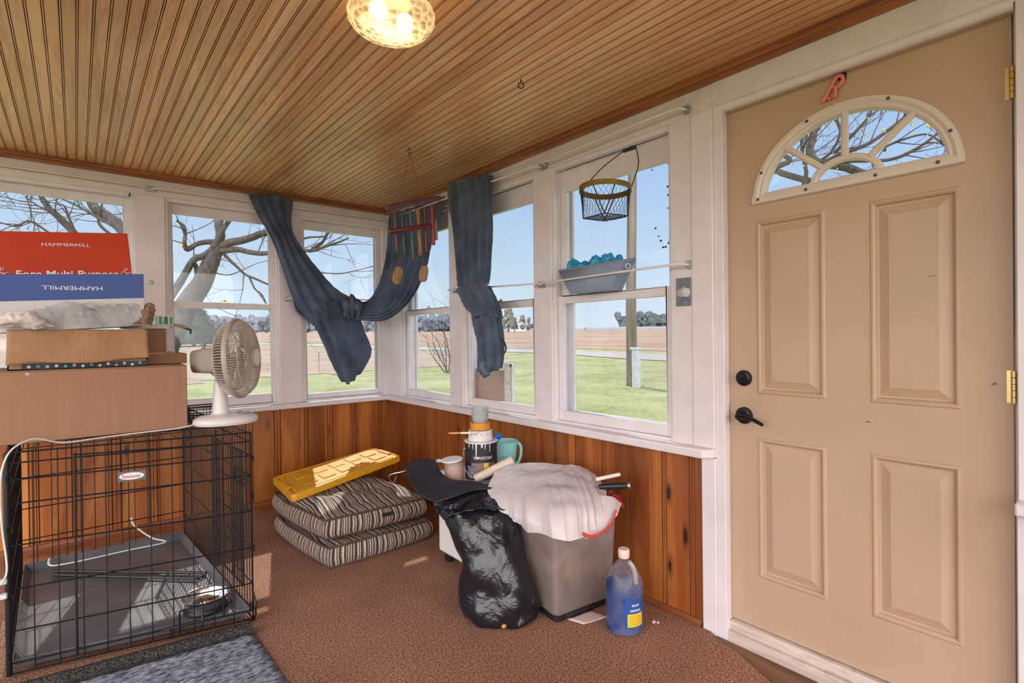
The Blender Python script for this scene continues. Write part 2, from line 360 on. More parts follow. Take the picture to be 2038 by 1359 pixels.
# sills
m=M(); m.box((-3.4,-.056,.702),(.05,.12,.738)); struct('trim_4',m,WHITE,bevel=.006)
m=M(); m.prism([(-.056,-2.797,.702),(-.056,.05,.702),(.12,.05,.702),(.12,-2.83,.702),(-.018,-2.83,.702)],(0,0,.036)); struct('trim_5',m,WHITE,bevel=.006)
m=M(); m.box((-.045,-5.3,.702),(.12,-3.70,.738)); struct('trim_6',m,WHITE,bevel=.006)

# header boards over the windows and the posts between them
WT=2.095
m=M(); m.box((-3.4,0,WT),(0.02,.12,2.235)); m.box((-3.4,-.006,2.125),(-.01,0,2.137)); struct('trim_7',m,WHITE,bevel=.002)
m=M(); m.box((0,-2.85,WT),(.12,0.12,2.235)); m.box((-.006,-2.83,2.150),(0,-.01,2.160)); struct('trim_8',m,WHITE,bevel=.002)
def post(w,s0,s1,name,z0=.738,z1=WT,d0=-.004):
    m=M(); m.box(*( ((s0,d0,z0),(s1,.12,z1)) if w=='b' else ((d0,s0,z0),(.12,s1,z1)) )); return struct(name,m,WHITE,bevel=.004)
post('b',-.846,-.692,'trim_9'); post('b',-1.68,-1.52,'trim_10'); post('b',-2.52,-2.36,'trim_11')
post('r',-1.055,-.904,'trim_12'); post('r',-1.903,-1.763,'trim_13'); post('r',-.215,.12,'trim_14')
post('r',-2.735,-2.632,'trim_15'); post('r',-2.829,-2.735,'trim_16',d0=-.010)
post('b',-3.4,-3.19,'trim_17'); m=M(); m.box((-.03,0,.738),(.12,.12,WT)); struct('trim_18',m,WHITE)

# double-hung windows
def win(idx,w,s0,s1,ztop,zmeet,zb,left_stile=True,stormmat=WHITE2,storm=.02):
    pt=(lambda s,d,z:(s,d,z)) if w=='b' else (lambda s,d,z:(d,s,z))
    c=pt((s0+s1)/2,.05,zb); root=thing('window_%d'%idx,None,None,c,kind='structure')
    def fr(m,a0,a1,z0,z1,d0,d1,ws,wt,wb):
        for q in ((a0,a0+ws,z0,z1),(a1-ws,a1,z0,z1),(a0+ws,a1-ws,z1-wt,z1),(a0+ws,a1-ws,z0,z0+wb)):
            m.box(pt(q[0],d0,q[2]),pt(q[1],d1,q[3]))
        return m
    zs=.738; zt=WT
    m=M(); fr(m,s0,s1,zs,zt,.008,.03,.014,.022,.012); fr(m,s0,s1,zs,zt,.03,.12,.006,.012,.010); obj('frame',m,WHITE2,root,bevel=.002)
    a0,a1=s0+.006,s1-.006
    lo=M(); fr(lo,a0,a1,zs+.012,zmeet+.022,.032,.060,.040,.040,zb-zs-.012); lw=obj('lower_sash',lo,WHITE2,root,bevel=.003)
    g=M(); g.box(pt(a0+.038,.046,zb-.004),pt(a1-.038,.048,zmeet-.014)); obj('pane',g,GLASS,lw,smooth=0)
    up=M(); fr(up,a0,a1,zmeet-.014,zt-.012,.064,.092,.040,zt-.012-ztop,.034); us=obj('upper_sash',up,WHITE2,root,bevel=.003)
    g=M(); g.box(pt(a0+.038,.078,zmeet+.01),pt(a1-.038,.080,ztop+.004)); obj('pane',g,GLASS,us,smooth=0)
    st=M(); fr(st,s0+.004,s1-.004,zs+.01,zt-.02,.112,.126,storm,.03,storm); obj('storm_frame',st,stormmat,root,bevel=.002)
    lk=M(); c=pt((s0+s1)/2,.045,zmeet+.022); lk.obox((c[0],c[1],c[2]+.005),(.022,0,0) if w=='b' else (0,.022,0),(0,.009,0) if w=='b' else (.009,0,0),(0,0,.005)); lk.ball((c[0],c[1],c[2]+.013),.009,10); obj('sash_lock',lk,BRASS,root,bevel=.001)
    return root
win(1,'b',-3.19,-2.52,2.02,1.422,.815); win(2,'b',-2.36,-1.68,2.025,1.422,.815); win(3,'b',-1.52,-.846,2.012,1.422,.815)
win(4,'b',-.692,-.03,2.012,1.422,.79,stormmat=OLIVE,storm=.035)
win(5,'r',-.904,-.215,1.965,1.385,.80,storm=.03); win(6,'r',-1.763,-1.055,1.965,1.385,.80); win(7,'r',-2.632,-1.903,1.965,1.385,.80,storm=.045)

# ------------------------------------------------------------ entry door
DX=.05; YL,YR=-2.863,-3.690; ZB,ZT=.066,2.078
# casing, jamb, stops, head
m=M(); m.box((-.004,-2.829,-.012),(.10,-2.768,.70)); m.box((.0,-2.868,-.012),(.03,-2.829,WT)); m.box((.03,-2.862,-.012),(.14,-2.829,WT)); struct('trim_19',m,WHITE,bevel=.003)
m=M(); m.box((-.004,-3.80,2.085),(.10,-2.829,2.235)); m.tube([(.012,-2.83,2.088),(.012,-3.70,2.088)],.020,14); m.box((.02,-3.70,2.078),(.14,-2.83,2.1)); struct('trim_20',m,WHITE,bevel=.002)
m=M(); m.box((-.004,-3.90,.738),(.10,-3.703,2.10)); m.box((.0,-3.735,-.012),(.10,-3.700,.738)); m.box((.052,-3.72,-.012),(.14,-3.694,2.09)); struct('trim_21',m,WHITE,bevel=.003)
m=M(); m.box((0,-5.3,2.095),(.10,-3.80,2.235)); m.box((0,-5.3,.738),(.1,-3.90,2.10)); struct('wall_right_upper',m,WHITE)
THR=wood('worn_threshold_paint',[(.3,(.50,.40,.34)),(.7,(.72,.62,.54))],(3,1.2,12),rough=.6)
m=M(); m.box((.005,-3.70,-.02),(.14,-2.862,.028)); m.box((.028,-3.70,.02),(.12,-2.862,.060)); struct('trim_22',m,THR,bevel=.006)

door=thing('door_1',None,None,(DX,-3.276,ZB),kind='structure'); door['label']='cream six-foot entry door with a sunburst fanlight'; 
m=M()
PY=[(-2.975,-3.2135),(-3.348,-3.579)]; PZ=[(.262,.798),(.966,1.625)]
ys=[YL,PY[0][0],PY[0][1],PY[1][0],PY[1][1],YR]; zs=[ZB,PZ[0][0],PZ[0][1],PZ[1][0],PZ[1][1],1.690]
for i in range(5):
    for j in range(5):
        if i in(1,3) and j in(1,3): continue
        m.add([(DX,ys[i],zs[j]),(DX,ys[i+1],zs[j]),(DX,ys[i+1],zs[j+1]),(DX,ys[i],zs[j+1])],[(0,1,2,3)])
FC=(-3.279,1.700); FA,FB=.300,.266
arc=[(FC[0]+FA*math.cos(PI*k/32),FC[1]+FB*math.sin(PI*k/32)) for k in range(33)]   # towards -y end at k=32
outer=[]
for k,(y,z) in enumerate(arc):
    a=PI*k/32; cx,cz=math.cos(a),math.sin(a)
    t=min(((YL-FC[0])/cx if cx>1e-6 else 9),((YR-FC[0])/cx if cx<-1e-6 else 9),((ZT-FC[1])/cz if cz>1e-6 else 9)); outer.append((FC[0]+t*cx,FC[1]+t*cz))
for k in range(32):
    m.add([(DX,*arc[k]),(DX,*arc[k+1]),(DX,*outer[k+1]),(DX,*outer[k])],[(0,1,2,3)])
    m.add([(DX+.045,*arc[k]),(DX+.045,*arc[k+1]),(DX+.045,*outer[k+1]),(DX+.045,*outer[k])],[(0,1,2,3)])
    m.add([(DX,*arc[k]),(DX,*arc[k+1]),(DX+.045,*arc[k+1]),(DX+.045,*arc[k])],[(0,1,2,3)])
    if outer[k][1]<ZT-1e-6 and outer[k+1][1]>=ZT-1e-6 or outer[k][1]>=ZT-1e-6 and outer[k+1][1]<ZT-1e-6:
        c=(YL if k<16 else YR,ZT); m.add([(DX,*outer[k]),(DX,*outer[k+1]),(DX,*c)],[(0,1,2)])
m.add([(DX,YL,1.690),(DX,YR,1.690),(DX,YR,1.7),(DX,FC[0]-FA,1.7),(DX,FC[0]+FA,1.7),(DX,YL,1.7)],[(0,1,2,3,4,5)])
m.add([(DX+.045,YL,ZB),(DX+.045,YR,ZB),(DX+.045,YR,1.7),(DX+.045,YL,1.7)],[(0,1,2,3)])
for a,b in (((YL,ZB),(YL,ZT)),((YR,ZB),(YR,ZT)),((YL,ZT),(YR,ZT)),((YL,ZB),(YR,ZB))):
    m.add([(DX,*a),(DX,*b),(DX+.045,*b),(DX+.045,*a)],[(0,1,2,3)])
obj('door_slab',m,DOORM,door,smooth=30)
for (z0,z1) in PZ:
    for (y0,y1) in PY:
        m=M(); pr=[(0,0),(.004,-.004),(.010,-.005),(.015,-.001),(.019,.009),(.024,.010),(.050,.001),(.052,.0)]
        rings=[[(DX+d,y0-o,z0+o),(DX+d,y1+o,z0+o),(DX+d,y1+o,z1-o),(DX+d,y0-o,z1-o)] for o,d in pr]
        m.grid(rings,closed=True); m.add(rings[-1],[(0,1,2,3)]); obj('raised_panel',m,DOORM,door,smooth=20)
# fanlight: moulded frame, sunburst muntins, pane, plugs
def ell(a,b,k,n,off=0): t=PI*k/n; return (FC[0]+(a+off)*math.cos(t),FC[1]+(b+off)*math.sin(t))
m=M(); prf=[(.012,0),(.012,-.010),(.008,-.016),(-.004,-.017),(-.014,-.011),(-.020,-.013),(-.026,-.010),(-.030,-.002),(-.030,.02)]
m.grid([[(DX+d,*ell(FA,FB,k,40,o)) for o,d in prf] for k in range(41)])
ZF=1.700
base=[(DX+d,ZF-.006+q) for q,d in [(-.006,0),(-.006,-.010),(-.002,-.016),(.012,-.017),(.024,-.012),(.030,-.010),(.034,-.002),(.034,.02)]]
m.grid([[(x,FC[0]+FA+.012,z) for x,z in base],[(x,FC[0]-FA-.012,z) for x,z in base]])
for s in (1,-1): m.prism([(x,FC[0]+s*(FA+.012),z) for x,z in base],(0,s*.001,0))
ff=obj('fanlight_frame',m,FANL,door,smooth=35)
m=M(); R0,R1=.105,.074
m.grid([[(DX+d,FC[0]+(a+o)*math.cos(PI*k/20),ZF+.018+(b+o)*math.sin(PI*k/20)) for o,d in [(.011,.012),(.011,-.004),(.006,-.009),(-.006,-.009),(-.011,-.004),(-.011,.012)]] for k in range(21) for a,b in [(.100,.070)]])
for ang in (.80,PI/2,PI-.80):
    p0=V((DX-.003,FC[0]+.103*math.cos(ang),ZF+.02+.072*math.sin(ang))); p1=V((DX-.003,FC[0]+.275*math.cos(ang),ZF+.245*math.sin(ang)))
    d=(p1-p0).normalized(); sd=V((1,0,0)).cross(d); m.obox((p0+p1)/2,(p1-p0)/2,sd*.011,V((.006,0,0))); m.obox((p0+p1)/2-V((.007,0,0)),(p1-p0)/2,sd*.006,V((.003,0,0)))
obj('muntin',m,FANL,ff,bevel=.002)
m=M(); m.prism([(DX+.018,FC[0]+.285,ZF+.02)]+[(DX+.018,*ell(.29,.256,k,32)) for k in range(1,32)]+[(DX+.018,FC[0]-.285,ZF+.02)],(.003,0,0)); obj('pane',m,GLASS,ff,smooth=0)
PLUG=P('grey_screw_plug',(.10,.09,.09),.6)
for k in (4,12,20.5,28.5):
    y,z=ell(FA,FB,k,32,-.002); m=M(); m.lathe([(.0055,0),(.0055,.004),(.003,.006),(0,.006)],(DX-.015,y,z),10,(-1,0,0)); obj('screw_plug',m,PLUG,ff)
for y in (-2.99,-3.16,-3.37,-3.53):
    m=M(); m.lathe([(.0055,0),(.0055,.004),(.003,.006),(0,.006)],(DX-.015,y,ZF+.004),10,(-1,0,0)); obj('screw_plug',m,PLUG,ff)
DARKBR=P('oil_rubbed_bronze',(.018,.018,.022),.35,.3,40,metal=.6)
def rose(y,z,r): 
    m=M(); m.lathe([(r,0),(r,.006),(r*.93,.011),(r*.55,.014),(r*.5,.020),(0,.021)],(DX,y,z),28,(-1,0,0)); return m
db=obj('deadbolt',rose(-2.923,1.024,.031),DARKBR,door)
m=M(); m.obox((DX-.026,-2.923,1.024),(.006,0,0),(0,.011,-.005),(0,.002,.004)); obj('thumb_turn',m,DARKBR,db,bevel=.002)
m=rose(-2.923,.878,.033); m.lathe([(.013,0),(.011,.03),(.012,.042),(0,.044)],(DX-.012,-2.923,.878),16,(-1,0,0))
lv=obj('door_handle',m,DARKBR,door)
m=M(); m.tube(smooth_path([(DX-.050,-2.918,.878),(DX-.054,-2.945,.880),(DX-.052,-2.970,.876),(DX-.050,-2.995,.866),(DX-.050,-3.012,.858),(DX-.050,-3.018,.853)],20),[.011]*6+[.010]*8+[.009]*4+[.007,.004,.001],12,flat=.7); obj('lever',m,DARKBR,lv)
m=M(); m.box((DX-.002,-2.862,.845),(DX+.03,-2.858,.915)); m.lathe([(.014,0),(.014,.008),(0,.009)],(DX-.006,-2.857,.88),12,(0,1,0)); obj('strike_plate',m,DARKBR,door)
for z in (1.885,1.04):
    m=M(); 
    for k in range(5): m.lathe([(.0075,0),(.0075,.0165),(.006,.0175)],(DX-.006,-3.692,z-.045+k*.018),12)
    m.box((DX-.002,-3.692,z-.045),(DX+.0005,-3.676,z+.045)); obj('hinge',m,BRASS,door)
m=M(); m.tube([(DX-.001,-3.655,1.045),(DX-.012,-3.652,1.05),(DX-.02,-3.648,1.043)],.002,6); obj('bent_nail',m,GALV,door)

m=M(); q=V((0.049,-3.341,0.902)); m.obox(q,(.0006,0,0),(0,.007,.001),(0,-.0004,.0012)); obj('scuff_mark',m,P('dark_red_scuff',(.25,.03,.02),.7),door)
m=M(); q=V((0.049,-3.511,1.366)); m.obox(q,(.0004,0,0),(0,.010,-.0008),(0,0,.0008)); obj('scuff_mark',m,P('grey_scuff',(.16,.12,.09),.7),door)
m=M()
for px in [(0.076,-2.489,1.987),(0.076,-2.497,1.967),(0.076,-2.489,1.95),(0.076,-2.574,1.956),(0.076,-2.502,1.682),(0.076,-2.505,1.68),(0.076,-2.52,1.643),(0.076,-2.531,1.621),(0.076,-2.543,1.59),(0.076,-2.556,1.59),(0.076,-2.572,1.604),(0.076,-2.577,1.612),(0.076,-2.572,1.818),(0.076,-2.57,1.856),(0.076,-2.574,1.76)]:
    m.ball(px,.0045 if m.v and len(m.v)<200 else .006,6,(.12,1.2,.8))
w7=[c for o_ in COL.objects if o_.name=='window_7' for c in o_.children if c.name.startswith('upper_sash')][0]; ds=obj('dirt_specks',m,DARKBR,w7); ds['kind']='stuff'
# switch-sized plate on the casing
t=thing('metal_plate','small grey metal plate with a taped lump on the white window casing','plate',(-.01,-2.70,1.373))
m=M(); m.box((-.0125,-2.731,1.316),(-.0102,-2.664,1.432)); obj('plate',m,P('grey_tinplate',(.20,.22,.26),.4,.3,60,metal=.5),t,bevel=.001)
m=patch([[(-.013,-2.728,1.385),(-.018,-2.705,1.392),(-.013,-2.668,1.382)],[(-.013,-2.730,1.37),(-.026,-2.70,1.372),(-.013,-2.668,1.366)],[(-.013,-2.722,1.352),(-.018,-2.702,1.352),(-.013,-2.676,1.354)]],14,10,lambda u,v,p:.002*n3(p,120)); obj('tape_lump',m,P('tape',(.55,.52,.50),.5),t,solid=.001)
# ------------------------------------------------------------ outdoors
SL=.0165; GH=-.4
def gz(x,y): return GH+SL*math.hypot(x+1.96,y+3.92)
def sheet(xs,ys,inside,off,amp=0,sc_=1.0):
    m=M(); idx={}
    def vid(i,j):
        if (i,j) not in idx:
            x,y=xs[i],ys[j]; idx[(i,j)]=len(m.v); m.v.append((x,y,gz(x,y)+off+amp*n3((x*sc_,y*sc_,3))))
        return idx[(i,j)]
    for i in range(len(xs)-1):
        for j in range(len(ys)-1):
            if inside((xs[i]+xs[i+1])/2,(ys[j]+ys[j+1])/2): m.f.append((vid(i,j),vid(i+1,j),vid(i+1,j+1),vid(i,j+1)))
    return m
def lin(a,b,n): return [a+(b-a)*i/n for i in range(n+1)]
def ground(name,c1,c2,c3,sc1,sc2,stretch=(1,1,1)):
    m,t,o=nt(name); b=N(t,'ShaderNodeBsdfPrincipled',i_Roughness=.95); b.inputs['Specular IOR Level'].default_value=.1
    vec=mapping(t,stretch); a=N(t,'ShaderNodeTexNoise',i_Scale=sc1,i_Detail=5.0,i_Roughness=.7); c=N(t,'ShaderNodeTexNoise',i_Scale=sc2,i_Detail=5.0,i_Roughness=.75)
    L(t,vec,a.inputs['Vector']); L(t,vec,c.inputs['Vector'])
    r=ramp(t,[(.35,c1),(.5,c2),(.68,c3)]); ad=N(t,'ShaderNodeMath',operation='ADD'); L(t,a.outputs['Fac'],ad.inputs[0]); L(t,c.outputs['Fac'],ad.inputs[1])
    hf=N(t,'ShaderNodeMath',operation='MULTIPLY',i_1=.5); L(t,ad.outputs[0],hf.inputs[0]); L(t,hf.outputs[0],r.inputs['Fac']); L(t,r.outputs['Color'],b.inputs['Base Color'])
    L(t,bumpn(t,c.outputs['Fac'],.6,.05),b.inputs['Normal']); L(t,b.outputs[0],o.inputs['Surface']); return m
GRASS=ground('spring_lawn',(.13,.155,.055),(.26,.275,.125),(.39,.385,.24),.5,9.0)
SOIL=ground('fallow_soil',(.19,.14,.095),(.30,.235,.17),(.38,.34,.235),.35,6.0)
FIELD=ground('plowed_field',(.17,.11,.072),(.29,.20,.14),(.40,.30,.225),.12,2.2,(1,.5,1))
GRAVEL=ground('pale_gravel',(.26,.235,.21),(.33,.30,.275),(.39,.365,.335),1.0,14.0)
lane=[(20.2,-60),(20.4,0),(20.6,11),(22.0,18),(21.6,24),(19.4,32),(18.2,42),(15.2,55),(8,75),(-10,105),(-60,160)]
def laneline(n=120): return smooth_path([(x,y,0) for x,y in lane],n)
LP=laneline()
def lane_x(y):
    for a,b in zip(LP,LP[1:]):
        if a.y<=y<=b.y: return a.x+(b.x-a.x)*(y-a.y)/(b.y-a.y)
    return LP[0].x if y<LP[0].y else LP[-1].x
xs=lin(-120,-3.5,20)+lin(-3.4,.1,6)+lin(.16,30,60); ys=lin(-60,-5.4,12)+lin(-5.3,.1,8)+lin(.16,60,70)+lin(62,120,10)
m=sheet(xs,ys,lambda x,y: not(-3.45<x<.13 and -5.35<y<.13),0,.008,.6)
struct('ground',m,GRASS)
m=sheet(lin(-70,24,94),lin(14,120,106),lambda x,y:(y>14.6+.7*n3((x*.5,0,1)) and x<lane_x(y)-3.4+.6*n3((0,y*.4,0)) and not (y<20 and x>12.5+(y-14)*.7+n3((x,y,0)))),.014,.008,.6)
struct('ground.001',m,SOIL)
m=M(); rows=[]
for i,p in enumerate(LP):
    t_=(LP[min(i+1,len(LP)-1)]-LP[max(i-1,0)]).normalized(); nrm=V((t_.y,-t_.x,0)); wd=2.0+.2*n3((i*.4,0,0))
    rows.append([(p.x+nrm.x*q,p.y+nrm.y*q,gz(p.x+nrm.x*q,p.y+nrm.y*q)+.03) for q in (-wd,0,wd)])
m.grid(rows); struct('trim_23',m,GRAVEL)
m=sheet(lin(-400,-4,60)+lin(0,430,130),lin(-120,0,25)+lin(4,420,130),lambda x,y:(x>lane_x(y)+4.2+.8*n3((x*.2,y*.2,0)) or y>165),.02,.02,.6)
struct('ground.002',m,FIELD)
# ------------------------------------------------------------ pole
PB=V((9.50,4.86,-.2))
WPOLE=wood('grey_utility_pole_wood',[(.3,(.085,.07,.05)),(.7,(.20,.17,.125))],(9,9,.5),rough=.85,bump=.6)
t=thing('utility_pole','tall grey wooden utility pole standing on the lawn outside the right window','pole',(9.5,4.86,gz(9.5,4.86)))
g0=gz(9.5,4.86); m=M(); m.tube([PB+V((0,0,-.3)),PB+V((.0,.01,2.5)),PB+V((.05,-.03,5.5)),PB+V((.06,-.05,9.5))],[.150,.135,.118,.09],14); obj('pole',m,WPOLE,t)
m=M(); m.box((9.25,4.50,g0-.1),(9.40,4.68,g0+1.02)); m.box((9.22,4.47,g0+.98),(9.43,4.71,g0+1.04)); obj('meter_box',m,P('painted_grey_steel',(.42,.46,.47),.5,.15,8),t,bevel=.01)

# ------------------------------------------------------------ trees
BARK=P('grey_brown_bark',(.028,.023,.02),.95,.35,22,bump=1,bscale=40,col2=(.105,.09,.078),stretch=(1,1,.4))
TWIG=P('dark_twig_bark',(.055,.042,.035),.95,.3,9)
def fork(m,p,d,r,ln,dep,rng,bend=.35,drop=0.0,kids=(2,3)):
    pts=[V(p)]; d=V(d).normalized(); n=5
    for i in range(n):
        d=(d+V((rng.uniform(-1,1),rng.uniform(-1,1),rng.uniform(-.8,1)))*bend*.45+V((0,0,-drop))).normalized(); pts.append(pts[-1]+d*ln/n)
    m.tube(pts,[r*(1-.65*i/n) for i in range(n+1)],5 if r<.02 else 7,caps=False)
    if dep<=0: return
    for k in range(rng.randint(*kids)):
        i=rng.randint(2,n); q=pts[i]; nd=(d+V((rng.uniform(-1,1),rng.uniform(-1,1),rng.uniform(-.7,1)))*.95).normalized()
        fork(m,q,nd,r*(.62 if i>3 else .5),ln*rng.uniform(.55,.8),dep-1,rng,bend,drop,kids)
def limb(m,pts,r0,r1,rng,tw=0,tr=.010,tl=.9,n=24,dep=2,seg=9):
    q=smooth_path(pts,n); q=[p+V((n3(p,3),n3(p+V((9,0,0)),3),n3(p+V((0,9,0)),3)))*min(.05,r0*.8) for p in q]
    m.tube(q,[r0+(r1-r0)*i/n for i in range(n+1)],seg)
    for k in range(tw):
        i=rng.randint(n//4,n); dd=(q[min(i+1,n)]-q[max(i-1,0)]).normalized()+V((rng.uniform(-1,1),rng.uniform(-1,1),rng.uniform(-1,1)))*.9
        fork(m,q[i],dd,min(tr,r1),tl*rng.uniform(.5,1.1),dep,rng)
rg=random.Random(11)
tb=(-0.961,7.199,0.387)
t=thing('bare_tree','large leafless tree with thick forked limbs, outside the middle left window','tree',(tb[0],tb[1],gz(tb[0],tb[1])))
m=M(); limb(m,[(tb[0]-.1,tb[1],gz(tb[0],tb[1])-.2),(-0.762,6.909,1.089),(-0.557,6.612,1.646),(-0.326,6.423,2.099),(-0.176,6.301,2.458),(-0.047,6.196,2.784)],.24,.11,rg,n=20,seg=14)
obj('trunk',m,BARK,t)
for pts,r0,r1,tw in [
 ([(-0.047,6.196,2.732),(-0.051,6.2,2.973),(-0.006,6.295,3.341),(0.109,6.333,3.803),(0.263,6.34,4.541)],.085,.05,3),
 ([(-0.047,6.196,2.758),(0.084,5.958,2.832),(0.301,5.648,2.911),(0.447,5.267,2.935),(0.714,4.786,3.018),(1.015,4.277,3.228)],.075,.04,4),
 ([(-0.028,6.179,2.715),(0.148,5.904,2.72),(0.357,5.6,2.649),(0.484,5.364,2.606),(0.912,4.879,2.64),(1.117,4.579,2.644),(1.318,4.413,2.739),(1.457,4.298,2.834)],.055,.012,5),
 ([(0.005,6.152,2.688),(0.138,5.91,2.448),(0.268,5.671,2.272),(0.465,5.377,2.123),(0.639,5.102,2.019)],.028,.012,3),
 ([(0.287,5.655,2.255),(0.356,5.597,2.052),(0.446,5.522,1.958),(0.502,5.474,1.814)],.016,.008,2),
 ([(0.704,5.31,2.459),(1.057,4.887,2.314),(1.229,4.744,2.287),(1.44,4.568,2.278),(1.607,4.43,2.314),(1.832,4.244,2.394)],.016,.006,3),
 ([(1.026,4.784,2.671),(1.135,4.695,2.744),(1.199,4.642,2.858),(1.238,4.61,2.956)],.03,.014,2),
 ([(0.838,4.942,2.814),(1.009,4.8,2.861),(1.2,4.642,2.875),(1.296,4.563,2.997)],.02,.008,2),
 ([(-0.841,6.913,1.714),(-0.699,6.732,1.967),(-0.564,6.621,2.206),(-0.445,6.394,2.482),(-0.279,6.258,2.616),(-0.127,6.132,2.767),(-0.014,5.91,3.101),(0.172,5.628,3.326)],.075,.03,3),
 ([(-0.34,6.434,2.073),(-0.357,6.45,2.332),(-0.362,6.455,2.444),(-0.387,6.477,2.53),(-0.346,6.443,2.676)],.045,.03,1),
 ([(-0.079,6.223,2.87),(-0.218,6.338,2.881),(-0.375,6.339,2.813),(-0.494,6.437,2.721),(-0.535,6.341,2.822),(-0.514,6.325,2.957),(-0.574,6.245,3.087),(-0.649,6.308,3.188)],.05,.02,4),
 ([(-0.118,6.252,2.346),(0.044,5.987,2.296),(0.204,5.725,2.374),(0.367,5.461,2.457)],.012,.005,2),
 ([(-0.658,6.824,1.435),(-0.837,7.108,2.233),(-1.083,7.576,2.799),(-1.286,7.877,3.21),(-1.506,8.062,3.477),(-1.683,8.34,3.668),(-1.931,8.809,4.286)],.13,.07,6),
 ([(-1.245,7.842,3.136),(-1.588,7.999,3.382),(-1.843,8.081,3.558),(-2.14,8.199,3.704)],.035,.015,5),
 ([(-1.876,8.365,3.009),(-2.013,8.48,3.22),(-2.192,8.63,3.487),(-2.377,8.786,3.735),(-2.493,8.884,4.018)],.07,.04,6),
 ([(-1.877,8.365,2.919),(-1.971,8.315,3.198),(-2.024,8.36,3.415),(-2.077,8.406,3.605),(-2.214,8.52,3.679)],.03,.012,5),
 ([(-2.013,8.48,3.239),(-2.251,8.55,3.49),(-2.464,8.727,3.637),(-2.628,8.865,3.793)],.02,.01,6),
 ([(-2.293,8.713,3.152),(-2.564,8.809,3.36),(-2.764,8.844,3.251),(-3.037,9.071,3.344)],.02,.01,6),
 ([(-1.179,7.785,2.817),(-1.563,7.976,3.21),(-1.623,8.027,3.391),(-1.586,7.998,3.57),(-1.557,7.975,3.705)],.03,.015,3)]:
    m=M(); limb(m,pts,r0,r1,rg,tw,seg=9); obj('limb',m,BARK if r0>.03 else TWIG,t)
m=M(); m.tube([(-0.474,6.42,2.764),(-0.519,6.458,2.807),(-0.559,6.491,2.799)],[.05,.05,.03],10); obj('limb_stub',m,P('fresh_cut_wood',(.75,.38,.14),.7),t)
# second tree, beyond the entry door
tb=(7.4,-1.6); t=thing('bare_tree','leafless tree with budding twigs, seen through the door fanlight','tree',(tb[0],tb[1],gz(*tb)))
m=M(); limb(m,[(tb[0],tb[1],gz(*tb)-.2),(7.4,-1.6,1.2),(7.3,-1.7,2.6),(7.1,-1.8,3.4)],.17,.10,rg,n=14,seg=12); obj('trunk',m,BARK,t)
for pts,r0,r1,tw in [
 ([(7.1,-1.8,3.3),(5.723,-1.189,3.478),(5.624,-1.104,3.821),(5.715,-1.178,4.068),(5.804,-1.248,4.629)],.06,.04,9),
 ([(7.2,-1.75,3.0),(5.533,-0.771,3.391),(5.588,-0.816,3.576),(5.457,-0.706,3.702),(5.381,-0.641,3.979)],.05,.02,9),
 ([(5.529,-1.029,3.16),(5.557,-1.051,3.36),(5.524,-1.022,3.628),(5.487,-0.989,3.964)],.03,.015,8),
 ([(5.723,-1.189,3.478),(5.811,-1.521,3.565),(5.895,-1.72,3.636),(6.028,-1.959,3.81),(6.038,-2.097,3.955),(6.157,-2.193,4.246)],.03,.015,9),
 ([(5.723,-1.188,3.425),(5.705,-1.564,3.389),(5.94,-1.889,3.376),(6.066,-2.123,3.451),(6.186,-2.351,3.664),(6.182,-2.477,3.877)],.028,.012,9),
 ([(6.121,-1.778,3.547),(6.047,-1.847,3.582),(6.15,-2.191,3.643),(6.23,-2.389,3.461)],.016,.008,7),
 ([(5.843,-1.287,3.59),(5.907,-1.469,3.778),(5.951,-1.634,3.959),(6.018,-1.689,4.134),(6.056,-1.719,4.394)],.025,.012,9),
 ([(5.687,-1.159,3.492),(5.707,-1.304,3.589),(5.683,-1.413,3.781),(5.651,-1.385,4.009)],.022,.01,8)]:
    m=M(); limb(m,pts,r0,r1,rg,tw,tr=.008,tl=.75,seg=7,dep=3); obj('limb',m,TWIG if r0<.04 else BARK,t)
m=M()
BUD=P('yellow_green_buds',(.45,.42,.12),.8)
for k in range(60):
    c=V((5.923,-1.613,3.745))+V((rg.uniform(-.5,.5)*1.6,rg.uniform(-1,1)*1.0,rg.uniform(-.45,.45)))
    m.ball(c,rg.uniform(.008,.018),6)
obj('buds',m,BUD,t,kind='stuff')
# evergreen
NEED=P('blue_green_needles',(.018,.03,.02),.9,.4,30,col2=(.06,.08,.05))
tb=(7.015,56.15,0.602); t=thing('evergreen_tree','rounded dark evergreen tree on the far lawn, behind the fan','tree',tb)
m=M(); m.tube([(tb[0],tb[1],tb[2]-.3),(tb[0],tb[1],tb[2]+1.0)],.18,8); obj('trunk',m,BARK,t)
m=M()
for k in range(2600):
    h=rg.random(); a=rg.uniform(0,2*PI); R=2.5*(1-h**1.7)*(.55+.45*rg.random())*(1+.22*math.sin(5*a+h*9)); z=tb[2]+.15+h*4.2
    c=V((tb[0]+R*math.cos(a),tb[1]+R*math.sin(a),z)); d=V((math.cos(a),math.sin(a),rg.uniform(-.3,.6))).normalized()*rg.uniform(.2,.42); s_=d.cross(V((rg.uniform(-1,1),rg.uniform(-1,1),1))).normalized()*.09
    m.add([c-s_,c+s_,c+d],[(0,1,2)])
m.lathe([(1.9,.2),(2.0,.9),(1.7,2.0),(1.0,3.2),(.2,4.0)],tb,14); obj('foliage',m,NEED,t,smooth=0)
